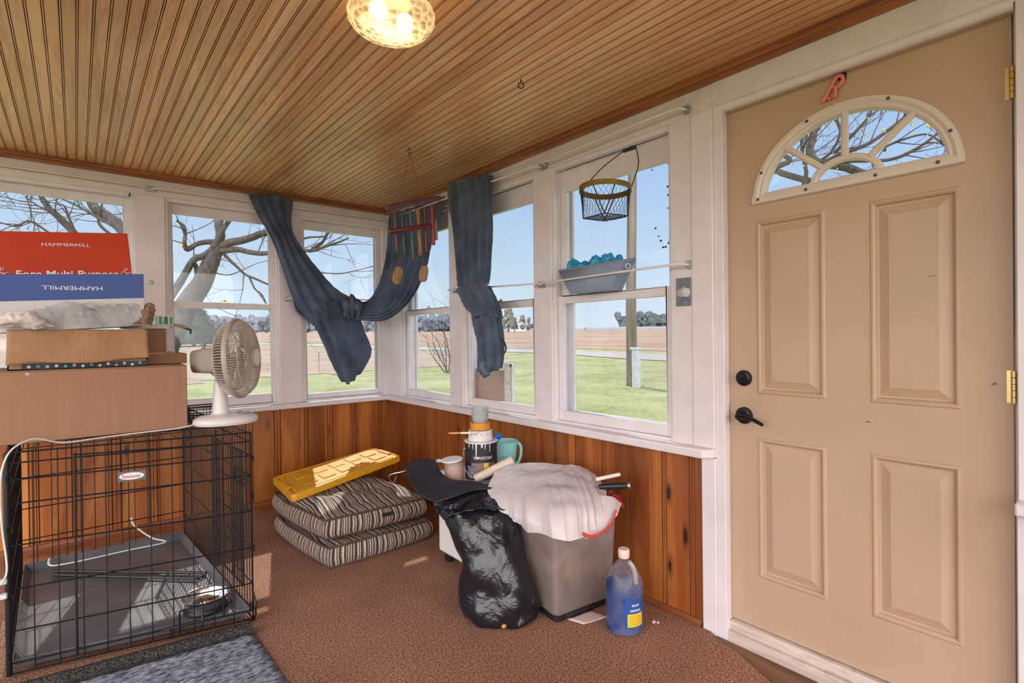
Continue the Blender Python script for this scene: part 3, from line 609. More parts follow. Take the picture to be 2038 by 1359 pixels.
# bare shrub outside the corner window
tb=(8.399,12.094,-0.085); t=thing('bare_shrub','thin leafless shrub with upright stems outside the corner window','shrub',tb)
for k,q in enumerate([(7.709,12.748,1.776),(7.93,12.563,1.554),(8.077,12.445,2.17),(8.213,12.33,1.841),(8.359,12.212,2.348),(8.453,12.132,2.037),(7.786,12.68,1.193),(8.588,12.017,1.581)]):
    m=M(); b=V(tb)+V((rg.uniform(-.15,.15),rg.uniform(-.15,.15),-.05)); mid=b.lerp(V(q),.55)+V((rg.uniform(-.15,.15),rg.uniform(-.15,.15),.0)); limb(m,[b,mid,V(q)],.020,.007,rg,8,tr=.006,tl=.7,n=10,dep=1,seg=5); obj('stem',m,TWIG,t)
# things far across the field
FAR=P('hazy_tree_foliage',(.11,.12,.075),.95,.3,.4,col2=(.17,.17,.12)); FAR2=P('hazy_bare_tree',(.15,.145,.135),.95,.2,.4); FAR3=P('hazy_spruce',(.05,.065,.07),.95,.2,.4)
def fartree(c,w_,h_,mat,label,name='field_tree',seed=0):
    r=random.Random(seed); t=thing(name,label,'tree',c,group='trees on the horizon'); m=M()
    m.tube([(c[0],c[1],c[2]-1),(c[0],c[1],c[2]+h_*.5)],w_*.05,6); obj('trunk',m,FAR2,t)
    m=M()
    if mat is FAR3: m.lathe([(w_*.5,h_*.08),(w_*.36,h_*.35),(w_*.40,h_*.36),(w_*.22,h_*.65),(w_*.25,h_*.66),(0,h_)],c,9)
    else:
        for k in range(34):
            q=r.random(); m.ball((c[0]+r.gauss(0,.25)*w_*(1.1-q),c[1]+r.gauss(0,.25)*w_*(1.1-q),c[2]+h_*(.12+.84*q)),w_*r.uniform(.07,.15),6)
    obj('foliage',m,mat,t)
for c,w_,h_,mt,lb in [
 ((123.521,149.262,3.654),9,8.0,FAR,'olive rounded tree beside the far farmhouse'),
 ((134.266,158.54,3.8),3.4,5.6,FAR3,'small dark pointed spruce beside the far farmhouse'),
 ((163.121,186.576,4.245),6,7.0,FAR2,'pale bare tree right of the far spruce'),
 ((175.772,196.87,4.407),6,6.5,FAR2,'second pale bare tree right of the far spruce')]:
    fartree((c[0],c[1],c[2]),w_,h_,mt,lb,seed=int(c[0]*10))
c=(148.315,172.874,4.25); t=thing('farmhouse','tiny pale farmhouse on the horizon between the far trees','house',(c[0],c[1],c[2]))
m=M(); m.box((c[0]-2.5,c[1]-2.5,c[2]-1),(c[0]+2.5,c[1]+2.5,c[2]+1.4)); obj('wall',m,P('far_siding',(.6,.6,.6),.8),t)
m=M(); m.prism([(c[0]-2.8,c[1]-2.8,c[2]+1.6),(c[0]-2.8,c[1]+2.8,c[2]+1.6),(c[0]-2.8,c[1],c[2]+3.2)],(5.6,0,0)); obj('roof',m,P('far_roof',(.35,.33,.33),.8),t)
a=V((184.261,166.43,4.37)); b=V((215.907,140.161,4.144)); d=(b-a); nrm=V((d.y,-d.x,0)).normalized()
t=thing('poultry_barn','long low white farm shed on the horizon beyond the plowed field','shed',a)
m=M(); m.prism([a+V((0,0,-1)),a+nrm*8+V((0,0,-1)),a+nrm*8+V((0,0,.5)),a+nrm*4+V((0,0,1.0)),a+V((0,0,.5))],d); obj('roof',m,P('white_barn_roof',(.27,.28,.29),.5),t)
# tree lines: uncountable woods
def woods(name,p0,p1,n,h0,h1,mat,seed):
    r=random.Random(seed); m=M(); p0,p1=V(p0),V(p1)
    for k in range(n):
        f=(k+r.random())/n; c=p0.lerp(p1,f)+V((r.uniform(-6,6),r.uniform(-6,6),0)); h=h0+(h1-h0)*r.random()
        
        for e in range(5): m.ball((c.x+r.uniform(-4,4),c.y+r.uniform(-4,4),c.z+h*r.uniform(.0,.72)),h*r.uniform(.10,.24),5)
    o=obj(name,m,mat,label='hazy line of woods along the horizon '+('beyond the back windows' if seed==1 else 'at the right behind the pole'),cat='woods',kind='stuff')
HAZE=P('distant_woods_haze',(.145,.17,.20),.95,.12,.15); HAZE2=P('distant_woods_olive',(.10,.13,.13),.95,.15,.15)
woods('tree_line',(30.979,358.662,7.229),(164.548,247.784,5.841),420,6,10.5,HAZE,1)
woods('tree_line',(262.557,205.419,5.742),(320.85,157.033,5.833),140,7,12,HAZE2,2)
# board and screen standing outside the second right-hand window
t=thing('window_screen','white framed window screen standing outside behind the tan board','screen',(.20,-1.55,.75))
m=M(); a=(0.24,-1.089,1.018); b=(0.24,-1.277,1.018); b1=(0.19,-1.341,0.954); b2=(0.19,-1.317,1.021); y0,y1=-1.18,b1[1]; z0,z1=.735,b2[2]
for q in ((y0,y0-.022,z0,z1),(y1,y1+.022,z0,z1),(y0,y1,z0,z0+.022),(y0,y1,z1-.022,z1)): m.box((.18,q[0],q[2]),(.20,q[1],q[3]))
m.box((.185,y0,.90),(.195,y1,.912)); obj('frame',m,WHITE2,t,bevel=.002)
m=M(); m.box((.189,y0,z0),(.191,y1,z1)); obj('mesh',m,film('grey_screen_mesh',(.62,.63,.64),.55,.6,.5),t)
t=obj('hardboard_square',M().box((.100,(0.1,-1.03,0.893)[1],.79),(.111,(0.1,-1.365,0.913)[1],(0.1,-1.366,0.986)[2])),P('tan_hardboard',(.62,.43,.33),.7,.05,8),smooth=0,label='square tan board propped in the middle right window below the curtain',cat='board')
ledge=M(); ledge.box((.121,-3.0,.70),(.30,.3,.735)); ledge.box((-3.4,.121,.70),(.12,.30,.735)); struct('trim_24',ledge,WHITE)
# ------------------------------------------------------------ dog crate
CRN=[V((-2.155,-1.34,0)),V((-1.395,-1.505,0)),V((-1.475,-.26,0)),V((-2.185,-.25,0))]
CZ0,CZ1=.014,.803
def CP(u,v,z): return (CRN[0]*(1-u)+CRN[1]*u)*(1-v)+(CRN[3]*(1-u)+CRN[2]*u)*v+V((0,0,z))
crate=thing('dog_crate','large black wire dog crate with boxes and a fan stacked on top','dog crate',CP(.5,.5,0))
CW=P('black_crate_wire',(.010,.010,.012),.38,.2,20)
def panel(f,n,zs,r=.0022,rf=.0038):
    m=M()
    for k in range(n+1):
        a=k/n; m.wire(f(a,CZ0),f(a,CZ1),rf if k in(0,n) else r)
    for z in zs: m.wire(f(0,z),f(1,z),rf*.8)
    return m
FZ=[CZ0,.05,.165,.315,.47,.62,.705,.765,CZ1]
m=panel(lambda a,z:CP(a,0,z),11,FZ)
m.wire(CP(.245,0,.03),CP(.245,0,CZ1-.02),.0042); m.wire(CP(.86,0,.05),CP(.86,0,.76),.0040); m.wire(CP(.245,0,.775),CP(.86,0,.765),.003)
for u in (.62,): m.tube([CP(u,-.012,.05),CP(u,-.02,.05),CP(u,-.02,.02),CP(u,-.012,.02)],.003,5)
fp=obj('front_panel',m,CW,crate,smooth=60)
m=panel(lambda a,z:CP(1,a,z),34,FZ); m.wire(CP(1,.98,CZ0),CP(1,.98,CZ1),.005); sp=obj('side_panel',m,CW,crate,smooth=60)
m=M(); f=lambda a,z:CP(1,a,z)+V((.008,0,0))
for z in (.10,.70): m.wire(f(.12,z),f(.52,z),.0042)
for a in (.12,.52): m.wire(f(a,.10),f(a,.70),.0048)
for k in range(1,12): m.wire(f(.12+.4*k/12,.10),f(.12+.4*k/12,.70),.002)
for z in (.25,.4,.55): m.wire(f(.12,z),f(.52,z),.003)
sd=obj('side_door',m,CW,crate,smooth=60)
m=M(); q=lambda a,z:CP(1,a,z)+V((.016,0,0)); m.tube([q(.10,.55),q(.24,.55),q(.24,.60),q(.10,.60),q(.10,.43),q(.13,.42)],.0042,7); m.wire(q(.05,.575),q(.28,.575),.0042,7); obj('latch',m,CW,sd,smooth=60)
m=M(); q=lambda u,z:CP(u,0,z)+V((0,-.012,0)); m.tube([q(.66,.03),q(.66,.115),q(.76,.12),q(.76,.035)],.0042,7); m.wire(q(.58,.055),q(.80,.06),.004,7); obj('latch',m,CW,fp,smooth=60)
obj('side_panel',panel(lambda a,z:CP(0,a,z),34,FZ),CW,crate,smooth=60)
obj('back_panel',panel(lambda a,z:CP(a,1,z),12,[CZ0,.18,.34,.50,.65,CZ1]),CW,crate,smooth=60)
m=M()
for k in range(19): m.wire(CP(k/18,0,CZ1),CP(k/18,1,CZ1),.0022 if 0<k<18 else .004)
for k in range(6): m.wire(CP(0,k/5,CZ1),CP(1,k/5,CZ1),.0034)
obj('top_panel',m,CW,crate,smooth=60)
obj('corner_post',M().tube([CP(0,0,.01),CP(0,0,CZ1)],.009,8),CW,crate,smooth=60)
for z in (.07,.28,.52,.70): obj('corner_clip',M().tube([CP(0,0,z)+V((0,-.012,0)),CP(.02,0,z)+V((0,-.014,0)),CP(.02,0,z+.02)+V((0,-.014,0)),CP(0,0,z+.02)+V((0,-.012,0))],.0022,5,closed=True),CW,crate,smooth=60)
for z in (.08,.30,.52,.68): obj('corner_clip',M().tube([CP(1,0,z)+V((.010,-.006,0)),CP(1,.02,z)+V((.012,0,0)),CP(1,.02,z+.02)+V((.012,0,0)),CP(1,0,z+.02)+V((.010,-.006,0))],.0022,5,closed=True),CW,crate,smooth=60)
m=M(); m.tube([CP(1,0,.13),CP(1,-.02,.11),CP(1,-.03,.05),CP(1,-.01,.012),CP(.97,-.0,.014)],.004,6)
obj('corner_hook',m,CW,crate,smooth=60)
TRAYM=P('charcoal_plastic_tray',(.11,.115,.125),.28,.25,7,bump=.15,bscale=250)
m=M(); r0=[CP(u,v,.022) for u,v in ((.03,.02),(.975,.02),(.975,.985),(.03,.985))]; r1=[CP(u,v,.055) for u,v in ((.015,.008),(.988,.008),(.988,.992),(.015,.992))]
ri=[CP(u,v,.024) for u,v in ((.05,.035),(.955,.035),(.955,.97),(.05,.97))]
m.grid([r0,r1,[p+V((0,0,.003)) for p in r1],ri],closed=True); m.add(ri,[(0,1,2,3)]); m.add(r0,[(3,2,1,0)]); obj('tray',m,TRAYM,crate,smooth=20)
# name plate
c=(-1.756,-1.42,0.7); d=(CRN[1]-CRN[0]).normalized(); nrm=V((d.y,-d.x,0)); cu=.47; c=CP(cu,0,.675)+nrm*.006
PLATE=P('grey_plate',(.10,.12,.13),.4,.1,20); OVAL=P('white_oval_sticker',(.75,.72,.68),.5,.04,20); REDT=P('dull_red_print',(.45,.05,.04),.6)
m=M(); m.obox(c,d*.0445,nrm*.0012,V((0,0,.0185))); np_=obj('name_plate',m,PLATE,crate,bevel=.0006)
m=M(); m.prism([c+nrm*.0016+d*(.040*math.cos(2*PI*k/32))+V((0,0,.0135*math.sin(2*PI*k/32))) for k in range(32)],nrm*.0008); obj('oval_sticker',m,OVAL,np_)
text('Retriever',REDT,np_,'lettering',c+nrm*.0034,d,(0,0,1),width=.058,height=.013,bold=.008)
# things inside the crate
t=thing('feeding_bowl','shiny stainless steel bowl in the near right corner of the crate tray','bowl',(-1.486,-1.316,0.026))
b=V((-1.503,-1.267,0.026))+V((-.032,-.03,0)); m=M(); m.lathe([(.050,.002),(.070,.004),(.079,.030),(.083,.052),(.090,.056),(.091,.059),(.087,.060),(.081,.054),(.076,.030),(.066,.012),(0,.010)],b,40); obj('bowl',m,CHROME,t,smooth=60)
m=M(); m.lathe([(.072,.0005),(.085,.001),(.085,.008),(.072,.010),(.072,.0005)],b,40,caps=False); obj('rubber_base',m,BLACKP,t)
t=thing('divider_bars','two long black bars crossing the crate tray in a narrow V','bar',(-1.684,-0.731,0.03))
for a,bb in (((-2.058,-0.353,0.036),(-1.474,-0.909,0.036)),((-2.061,-0.404,0.036),(-1.517,-0.959,0.036))):
    m=M(); a,bb=V(a)+V((0,-.04,0)),V(bb)+V((0,-.02,0)); m.tube([a,bb],.0075,8); obj('bar',m,BLACKM,t)
m=M(); e1=V((-1.474,-0.909,0.036))+V((0,-.02,0)); e2=V((-1.517,-0.959,0.036))+V((0,-.02,0)); m.tube([e1,e1.lerp(e2,.3)+V((.004,0,0)),e1.lerp(e2,.7)+V((.004,0,0)),e2],.006,8); obj('bar_link',m,BLACKM,t)
m=M(); pts=smooth_path([(-2.082,-0.235,0.07),(-2.08,-0.327,0.07),(-2.053,-0.366,0.07),(-1.954,-0.38,0.07),(-1.764,-0.374,0.07),(-1.592,-0.375,0.07),(-1.641,-0.269,0.075),(-1.691,-0.147,0.1),(-1.719,-0.102,0.13),(-1.724,-0.075,0.16)],60); pts=[p+V((.004,-.05,0)) for p in pts]
m.tube(pts,.006,8,flat=.5); obj('plastic_strip',m,P('white_plastic_strip',(.82,.82,.80),.4),label='bent white plastic strip along the rear edge of the crate tray',cat='strip')

# ------------------------------------------------------------ boxes on the crate
def carton(name,lab,cat,a,b,mat,flap=None,group=None):
    t=thing(name,lab,cat,((a[0]+b[0])/2,(a[1]+b[1])/2,min(a[2],b[2])),group); m=M(); m.box(a,b); obj('body',m,mat,t,bevel=.004); return t
BA=(-2.78,-1.20,.809); BB=(-1.580,-.80,1.084)
t=carton('cardboard_box','long plain brown cardboard box resting directly on the crate beside the fan','box',BA,BB,CARD)
m=M(); m.box((-2.78,-1.2015,1.0845),(-1.579,-1.0,1.087)); m.box((-2.78,-.998,1.0845),(-1.579,-.80,1.087)); obj('flap',m,CARD2,t)
m=patch([[(-2.110,-1.2012,1.078),(-2.102,-1.2013,1.080),(-2.096,-1.2012,1.076)],[(-2.108,-1.2012,1.070),(-2.102,-1.2013,1.068),(-2.098,-1.2012,1.071)]],4,4); obj('torn_spot',m,P('torn_paper',(.62,.47,.30),.9),t)
# open carton with a hanging front flap
t=thing('open_carton','open brown carton with a wavy front flap, holding plastic film and paper','box',(-1.93,-1.0,1.088))
m=M(); x0,x1,y0,y1,z0,z1=-2.160,-1.722,-1.175,-.945,1.088,1.245
m.box((x0,y0,z0),(x1,y1,z0+.004)); m.box((x0,y0,z0),(x1,y0+.004,z1)); m.box((x0,y1-.004,z0),(x1,y1,z1)); m.box((x0,y0,z0),(x0+.004,y1,1.185)); m.box((x1-.004,y0,z0),(x1,y1,z1)); bd=obj('body',m,CARDIN,t)
rows=[[(x0+(x1-x0)*k/5,y0-.006-.004*(k%2),z1-.001) for k in range(6)],[(x0+(x1-x0)*k/5,y0-.020-.006*(k%2),1.18) for k in range(6)],[(x0-.003+(x1-x0+.006)*k/5,y0-.030+.006*math.sin(k*2),1.108+.006*math.sin(k*1.7)+.012*(k/5)) for k in range(6)]]
obj('front_flap',patch(rows,40,14),CARD2,t,solid=.004)
PRINT=P('dark_printed_band',(.02,.025,.04),.6,.5,60); m=M(); m.box((x0+.04,y0-.0012,z0+.002),(x1,y0-.0002,z0+.022)); pb=obj('printed_band',m,PRINT,t)
cols=[(.55,.62,.65),(.10,.35,.45),(.60,.45,.25)]
for k in range(14):
    m=M(); x=x0+.06+k*.027; m.lathe([(.006,0),(.006,.0006),(0,.0007)],(x,y0-.0012,z0+.012+.003*math.sin(k*3)),9,(0,-1,0)); obj('printed_mark',m,P('print_%d'%k,cols[k%3],.6),pb)
# boxes behind
p=(-1.626,-0.92,1.251); q=(-1.683,-0.92,1.139)
t=carton('cardboard_box','small brown box behind the open carton, under a white tray','box',(-1.708,-.93,1.1385),(p[0],-.84,p[2]),CARD)
t=carton('cardboard_box','flat brown box between the small box and the fan motor','box',(-1.712,-1.03,1.088),(-1.556,-.815,1.136),CARD2)
m=M(); m.box((-1.71,-1.035,1.1362),(-1.60,-.935,1.138)); m.obox((-1.66,-1.0,1.1395),(.06,.02,0),(-.01,.03,.004),(0,0,.0008)); obj('flap',m,P('pale_cardboard',(.66,.52,.40),.9),t)
zt=p[2]
t=thing('paper_tray','shallow white tray on the small box by the window post','tray',(-1.71,-.89,zt))
m=M(); m.grid([[(-1.80,-.95,zt+.002),(-1.62,-.95,zt+.002),(-1.62,-.84,zt+.002),(-1.80,-.84,zt+.002)],[(-1.81,-.96,zt+.022),(-1.60,-.96,zt+.022),(-1.60,-.83,zt+.022),(-1.81,-.83,zt+.022)]],closed=True); m.add([(-1.80,-.95,zt+.002),(-1.62,-.95,zt+.002),(-1.62,-.84,zt+.002),(-1.80,-.84,zt+.002)],[(0,1,2,3)]); obj('tray',m,P('white_foam',(.80,.78,.76),.6),t,solid=.002)
t=thing('wooden_clip','tan wooden clip with a drooping black tip, on the white tray edge','clip',(-1.579,-0.955,1.267))
a=V((-1.601,-0.965,1.271)); b=V((-1.533,-0.965,1.25)); m=M(); m.tube([a,a.lerp(b,.5)+V((0,0,.004)),b],[.006,.008,.005],8); obj('jaw',m,P('tan_wood',(.45,.32,.18),.7),t)
m=M(); m.tube([a.lerp(b,.6),b+V((.004,0,-.004)),b+V((.002,0,-.024))],[.005,.006,.004],8); obj('tip',m,BLACKP,t)
CUPG=P('green_cup_stripe',(.05,.42,.20),.5); CUPW=P('white_cup_paper',(.85,.84,.82),.6)
for k,(px,py) in enumerate([(314,640),(322,640),(330,640)]):
    b=V((-1.652,-0.9,1.287))+V((.022*k,.012*(k%2),0)); b.z=zt+.0035
    t=thing('paper_cup','green and white striped paper cup, '+['nearest the crumpled brown paper','in the middle of the three','nearest the window'][k],'cup',b,'striped cups on the white tray')
    m=M(); m.lathe([(.010,0),(.0135,.058),(.0145,.060),(.0125,.060),(.009,.004),(0,.004)],b,16); bo=obj('cup',m,CUPW,t)
    for s_ in range(4):
        a=s_*PI/2+.4; m=M(); rows=[]
        for zz,r_ in ((.003,.01025),(.056,.0136)): rows.append([b+V((r_*math.cos(a+e),r_*math.sin(a+e),zz)) for e in (-.4,-.2,0,.2,.4)])
        m.grid(rows); obj('stripe',m,CUPG,bo)
# blue carton (open) with the red carton standing inside
REDC=P('red_carton_print',(.56,.055,.025),.45,.08,3); BLUEC=P('blue_carton_print',(.035,.075,.30),.45,.08,5); WHC=P('white_carton_board',(.62,.61,.62),.55,.05,8)
RB=V((-1.749,-1.17,1.485)); LB=RB+V((-.86,.0,-.0))
t=thing('paper_carton','open white carton with a blue band, standing on the open brown carton','box',(-2.1,-1.05,1.246))
x1=RB.x+.018; x0=x1-.88; y0=-1.166; y1=-.953; zb,zm0,zm1=1.2485,1.368,1.470
m=M()
for a,b in (((x0,y0,zb),(x1,y0+.004,zm0)),((x0,y1-.004,zb),(x1,y1,zm1)),((x0,y0,zb),(x0+.004,y1,zm1)),((x1-.004,y0,zb),(x1,y1,zm1)),((x0,y0,zb),(x1,y1,zb+.004))): m.box(a,b)
bo=obj('body',m,WHC,t,bevel=.0015)
m=M(); m.box((x0,y0-.001,zm0),(x1,y0+.004,zm1)); bb_=obj('blue_band',m,BLUEC,t,bevel=.0015)
cx=V((-1.966,-1.166,1.414)); text('HAMMERMILL',WTEXT,bb_,'lettering',(cx.x,y0-.0018,cx.z),(-1,0,.04),(-.0,0,-1),width=.188,height=.016)
t=thing('paper_carton','red carton with white lettering leaning back inside the blue banded carton','box',(-2.1,-1.0,1.2545))
zt_=1.655; lean=.16; H_=zt_-1.2525
def RC(x,f,dz): return V((x, y0+.012+f*.10+lean*dz/H_*0.9, 1.2545+dz))
xa,xb=x0+.012,x1-.022
lo=[RC(xa,0,0),RC(xb,0,0),RC(xb,1,0),RC(xa,1,0)]
up_=[RC(xa,0,H_-.01),RC(xb-.022,0,H_+.012),RC(xb-.022,.55,H_+.012),RC(xa,.55,H_-.01)]
m=M(); m.hexa(lo,up_); bo=obj('body',m,REDC,t,bevel=.003)
fr=lambda x,dz:RC(x,0,dz)+V((0,-.0022,0))
upv=(RC(0,0,1)-RC(0,0,0)).normalized()
text('HAMMERMILL',WTEXT,bo,'lettering',fr(-1.985,.352),(1,0,.0),upv,width=.156,height=.0145)
text('Fore Multi-Purpose',WTEXT,bo,'lettering',fr(-1.975,.222),(1,0,.0),upv,width=.325,height=.038,bold=.014)
for xx in (-2.178,-1.785):
    m=M(); m.tube([fr(xx-.022,.218),fr(xx-.010,.238),fr(xx,.228),fr(xx+.012,.222)],.0016,5); m.tube([fr(xx-.006,.240),fr(xx-.004,.252),fr(xx+.005,.252),fr(xx+.003,.243),fr(xx-.006,.240)],.0014,5); m.tube([fr(xx,.228),fr(xx+.020,.232)],.0012,5); obj('emblem',m,WTEXT,bo)
for ob in COL.objects:
    q=ob
    while q.parent is not None: q=q.parent
    if ob.type=='MESH' and q.name.startswith('paper_carton'):
        for v in ob.data.vertices: v.co.z+=(v.co.x+1.93)*.068
# film, papers
FILM=film('clear_plastic_film',(.22,.23,.25),.72,.06,.15,.5,14)
m=patch([[(-2.121,-1.2,1.297),(-2.019,-1.205,1.345),(-1.88,-1.205,1.358),(-1.749,-1.2,1.35)],[(-2.099,-1.225,1.273),(-2.004,-1.245,1.303),(-1.882,-1.245,1.319),(-1.744,-1.225,1.315)],[(-2.063,-1.225,1.254),(-1.975,-1.25,1.27),(-1.866,-1.25,1.279),(-1.741,-1.225,1.277)],[(-2.021,-1.2,1.247),(-1.945,-1.215,1.249),(-1.857,-1.215,1.249),(-1.747,-1.2,1.254)]],60,40,lambda u,v,p:.020*abs(n3(p,13))-.010*abs(n3(p,28))+.012*max(0,1-5*abs(n3(p,11)))-.008*max(0,1-5*abs(n3(p,24))))
obj('plastic_film',m,FILM,smooth=25,label='crumpled clear plastic film bulging below the blue band',cat='plastic bag')
m=patch([[(-2.215,-1.2,1.288),(-2.147,-1.215,1.307),(-2.091,-1.22,1.314),(-2.071,-1.21,1.303)],[(-2.215,-1.21,1.263),(-2.146,-1.235,1.273),(-2.091,-1.24,1.281),(-2.042,-1.215,1.274)],[(-2.202,-1.205,1.254),(-2.12,-1.215,1.249),(-2.064,-1.215,1.249),(-2.013,-1.205,1.255)]],40,24,lambda u,v,p:.012*n3(p,22)+.006*n3(p,60))
obj('crumpled_paper',m,P('grey_white_paper',(.62,.56,.54),.8,.1,30),smooth=20,solid=.0008,label='crumpled pale grey paper at the left end of the open carton',cat='paper')
m=patch([[(-1.736,-1.15,1.34),(-1.722,-1.155,1.358),(-1.702,-1.15,1.354),(-1.689,-1.13,1.329)],[(-1.744,-1.175,1.3),(-1.731,-1.185,1.308),(-1.709,-1.18,1.313),(-1.691,-1.14,1.297)],[(-1.773,-1.185,1.256),(-1.75,-1.195,1.265),(-1.721,-1.19,1.269),(-1.699,-1.15,1.262)]],30,30,lambda u,v,p:.012*n3(p,30)+.006*n3(p,70))
obj('crumpled_paper',m,P('brown_kraft_paper',(.26,.17,.11),.8,.15,30),smooth=20,solid=.0008,label='crumpled brown kraft paper at the right end of the open carton',cat='paper')

# ------------------------------------------------------------ desk fan
FANB=P('ivory_fan_plastic',(.74,.70,.66),.35,.04,8); FANG=P('taupe_fan_plastic',(.40,.36,.30),.4,.06,8); FANW=P('taupe_fan_wire',(.46,.40,.34),.4,.05,9)
fb=V((-1.425,-1.185,.809)); fan=thing('desk_fan','ivory oscillating desk fan standing on the crate','fan',fb)
m=M(); n=48; rows=[]
for r_,z in [(.128,0),(.133,.006),(.133,.020),(.126,.030),(.105,.038),(.07,.043),(.035,.045),(0,.045)]: rows.append([fb+V((r_*math.cos(2*PI*k/n)*1.02,r_*math.sin(2*PI*k/n)*.86,z)) for k in range(n)])
m.grid(rows,closed=True); m.add(rows[0],[tuple(range(n))[::-1]]); base=obj('base',m,FANB,fan,smooth=50)
m=M(); m.box(fb+V((.035,-.055,.041)),fb+V((.095,-.035,.049))); m.box(fb+V((.045,-.03,.041)),fb+V((.06,-.018,.056))); obj('speed_buttons',m,P('grey_button',(.25,.24,.23),.5),base,bevel=.002)
colb=V((-1.461,-1.169,0.819)); col0=V((fb.x-.02,fb.y+.01,fb.z+.04))
hc=V((-1.383,-1.284,1.111)); ax=V((.846,-.525,.05)).normalized()
rear=hc-ax*.11
ct=V((col0.x,col0.y,1.005))
m=M(); m.tube([col0,col0+V((0,0,.09)),ct],[.036,.030,.024],24); m.lathe([(.045,0),(.040,.012),(.034,.014)],col0-V((0,0,.004)),24); obj('column',m,FANB,fan,smooth=50)
mh=V((-1.488,-1.106,1.098)); m=M(); a0=mh-ax*.055; a1=hc-ax*.085
w_=ax.cross(V((0,0,1))).normalized(); u_=w_.cross(ax).normalized()
def sq(c,r_,k=28): return [c+w_*(r_*(abs(math.cos(t))**.6)*(1 if math.cos(t)>0 else -1))+u_*(r_*(abs(math.sin(t))**.6)*(1 if math.sin(t)>0 else -1)) for t in [2*PI*i/k for i in range(k)]]
rw=[sq(a0,.040),sq(a0+ax*.006,.052),sq(a0.lerp(a1,.5),.058),sq(a1,.060)]; m.grid(rw,closed=True); m.add(rw[0],[tuple(range(28))[::-1]]); m.add(rw[-1],[tuple(range(28))]); 
mo=obj('motor_housing',m,FANG,fan,smooth=50)
m=M(); m.lathe([(.008,0),(.008,.016),(.011,.017),(.011,.026),(0,.028)],a0.lerp(a1,.4)+u_*.055,14,u_); obj('oscillation_knob',m,FANG,mo)
m=M(); m.tube([ct-V((0,0,.02)),ct+V((0,0,.03)),a0.lerp(a1,.5)-u_*.02],[.022,.024,.022],16); obj('neck',m,FANG,fan)
R=.173
def ring(c,r_,wr,m,n=64): m.tube([c+w_*(r_*math.cos(2*PI*k/n))+u_*(r_*math.sin(2*PI*k/n)) for k in range(n)],wr,6,closed=True)
m=M()
def spoke(m,prof,ang,r_):
    dv=w_*math.cos(ang)+u_*math.sin(ang); m.tube([hc+ax*z+dv*q for q,z in prof],r_,5)
for k in range(84): spoke(m,[(.055,-.085),(.10,-.080),(.145,-.062),(.165,-.040),(R,-.010)],2*PI*k/84,.0021)
for r_,z in ((.06,-.085),(.10,-.080),(.150,-.058)): ring(hc+ax*z,r_,.002,m)
rg_=obj('rear_grille',m,FANW,fan,smooth=60)
m=M()
for k in range(96): spoke(m,[(R,.0),(.166,.022),(.148,.040),(.11,.054),(.045,.062)],2*PI*k/96,.0021)
for r_,z in ((.148,.040),(.105,.055)): ring(hc+ax*z,r_,.002,m)
fg=obj('front_grille',m,FANW,fan,smooth=60)
m=M(); m.lathe([(R+.004,-.014),(R+.008,-.010),(R+.008,.004),(R+.004,.008),(R-.004,.004),(R-.004,-.010),(R+.004,-.014)],hc,64,ax,caps=False); obj('rim',m,FANG,fan,smooth=60)
m=M(); m.lathe([(.050,.060),(.052,.066),(.046,.072),(.030,.0735),(0,.074)],hc,36,ax); cp=obj('hub_cap',m,FANG,fan,smooth=50)
m=M(); m.lathe([(.040,.0735),(.040,.0755),(.036,.0762),(0,.0764)],hc,36,ax); obj('badge',m,FANB,cp)
BL=P('clear_fan_blade',(.55,.54,.52),.3,.03,10)
for b_ in range(3):
    m=M(); rows=[]
    for i in range(7):
        r_=.03+.115*i/6; rows.append([hc+ax*(-.012+.03*(j/6-.5)*-1)+(w_*math.cos(2.1*b_+(.25+.75*i/6)*(j/6-.5)*1.5)+u_*math.sin(2.1*b_+(.25+.75*i/6)*(j/6-.5)*1.5))*r_ for j in range(7)])
    m.grid(rows); obj('blade',m,BL,fan,solid=.002)
m=M(); m.lathe([(.034,-.03),(.034,.01),(.02,.02),(0,.021)],hc,24,ax); obj('blade_hub',m,BL,fan)
CORDM=P('white_cord',(.72,.70,.68),.5)
m=M(); m.tube(smooth_path([(-1.55,-1.215,.820),(-1.62,-1.222,.812),(-1.75,-1.235,.811),(-1.88,-1.265,.812),(-2.0,-1.30,.813),(-2.078,-1.33,0.842),(-2.135,-1.37,0.82),(-2.159,-1.4,0.764),(-2.165,-1.41,0.68),(-2.162,-1.41,0.559),(-2.153,-1.41,0.452),(-2.152,-1.42,0.403),(-2.162,-1.44,0.378),(-2.184,-1.45,0.364)],90),.0032,7); obj('power_cord',m,CORDM,fan,smooth=60)
t=thing('extension_cord','white cord end with two plug blocks hanging at the left of the crate','cord',(-2.169,-1.42,0.322))
for q in ((-2.174,-1.4,0.368),(-2.174,-1.4,0.318)):
    m=M(); c=V(q); m.obox(c,(.022,0,0),(0,.012,0),(0,0,.0085)); obj('plug_block',m,CORDM,t,bevel=.004)
m=M(); c=V((-2.18,-1.4,0.37)); c2=V((-2.181,-1.4,0.32)); m.tube([c,c2,c2+V((-.02,0,-.10)),(c2.x-.05,c2.y+.02,.15),(c2.x-.06,c2.y+.10,.008),(c2.x-.2,c2.y+.5,.008)],.004,7); obj('wire',m,CORDM,t)
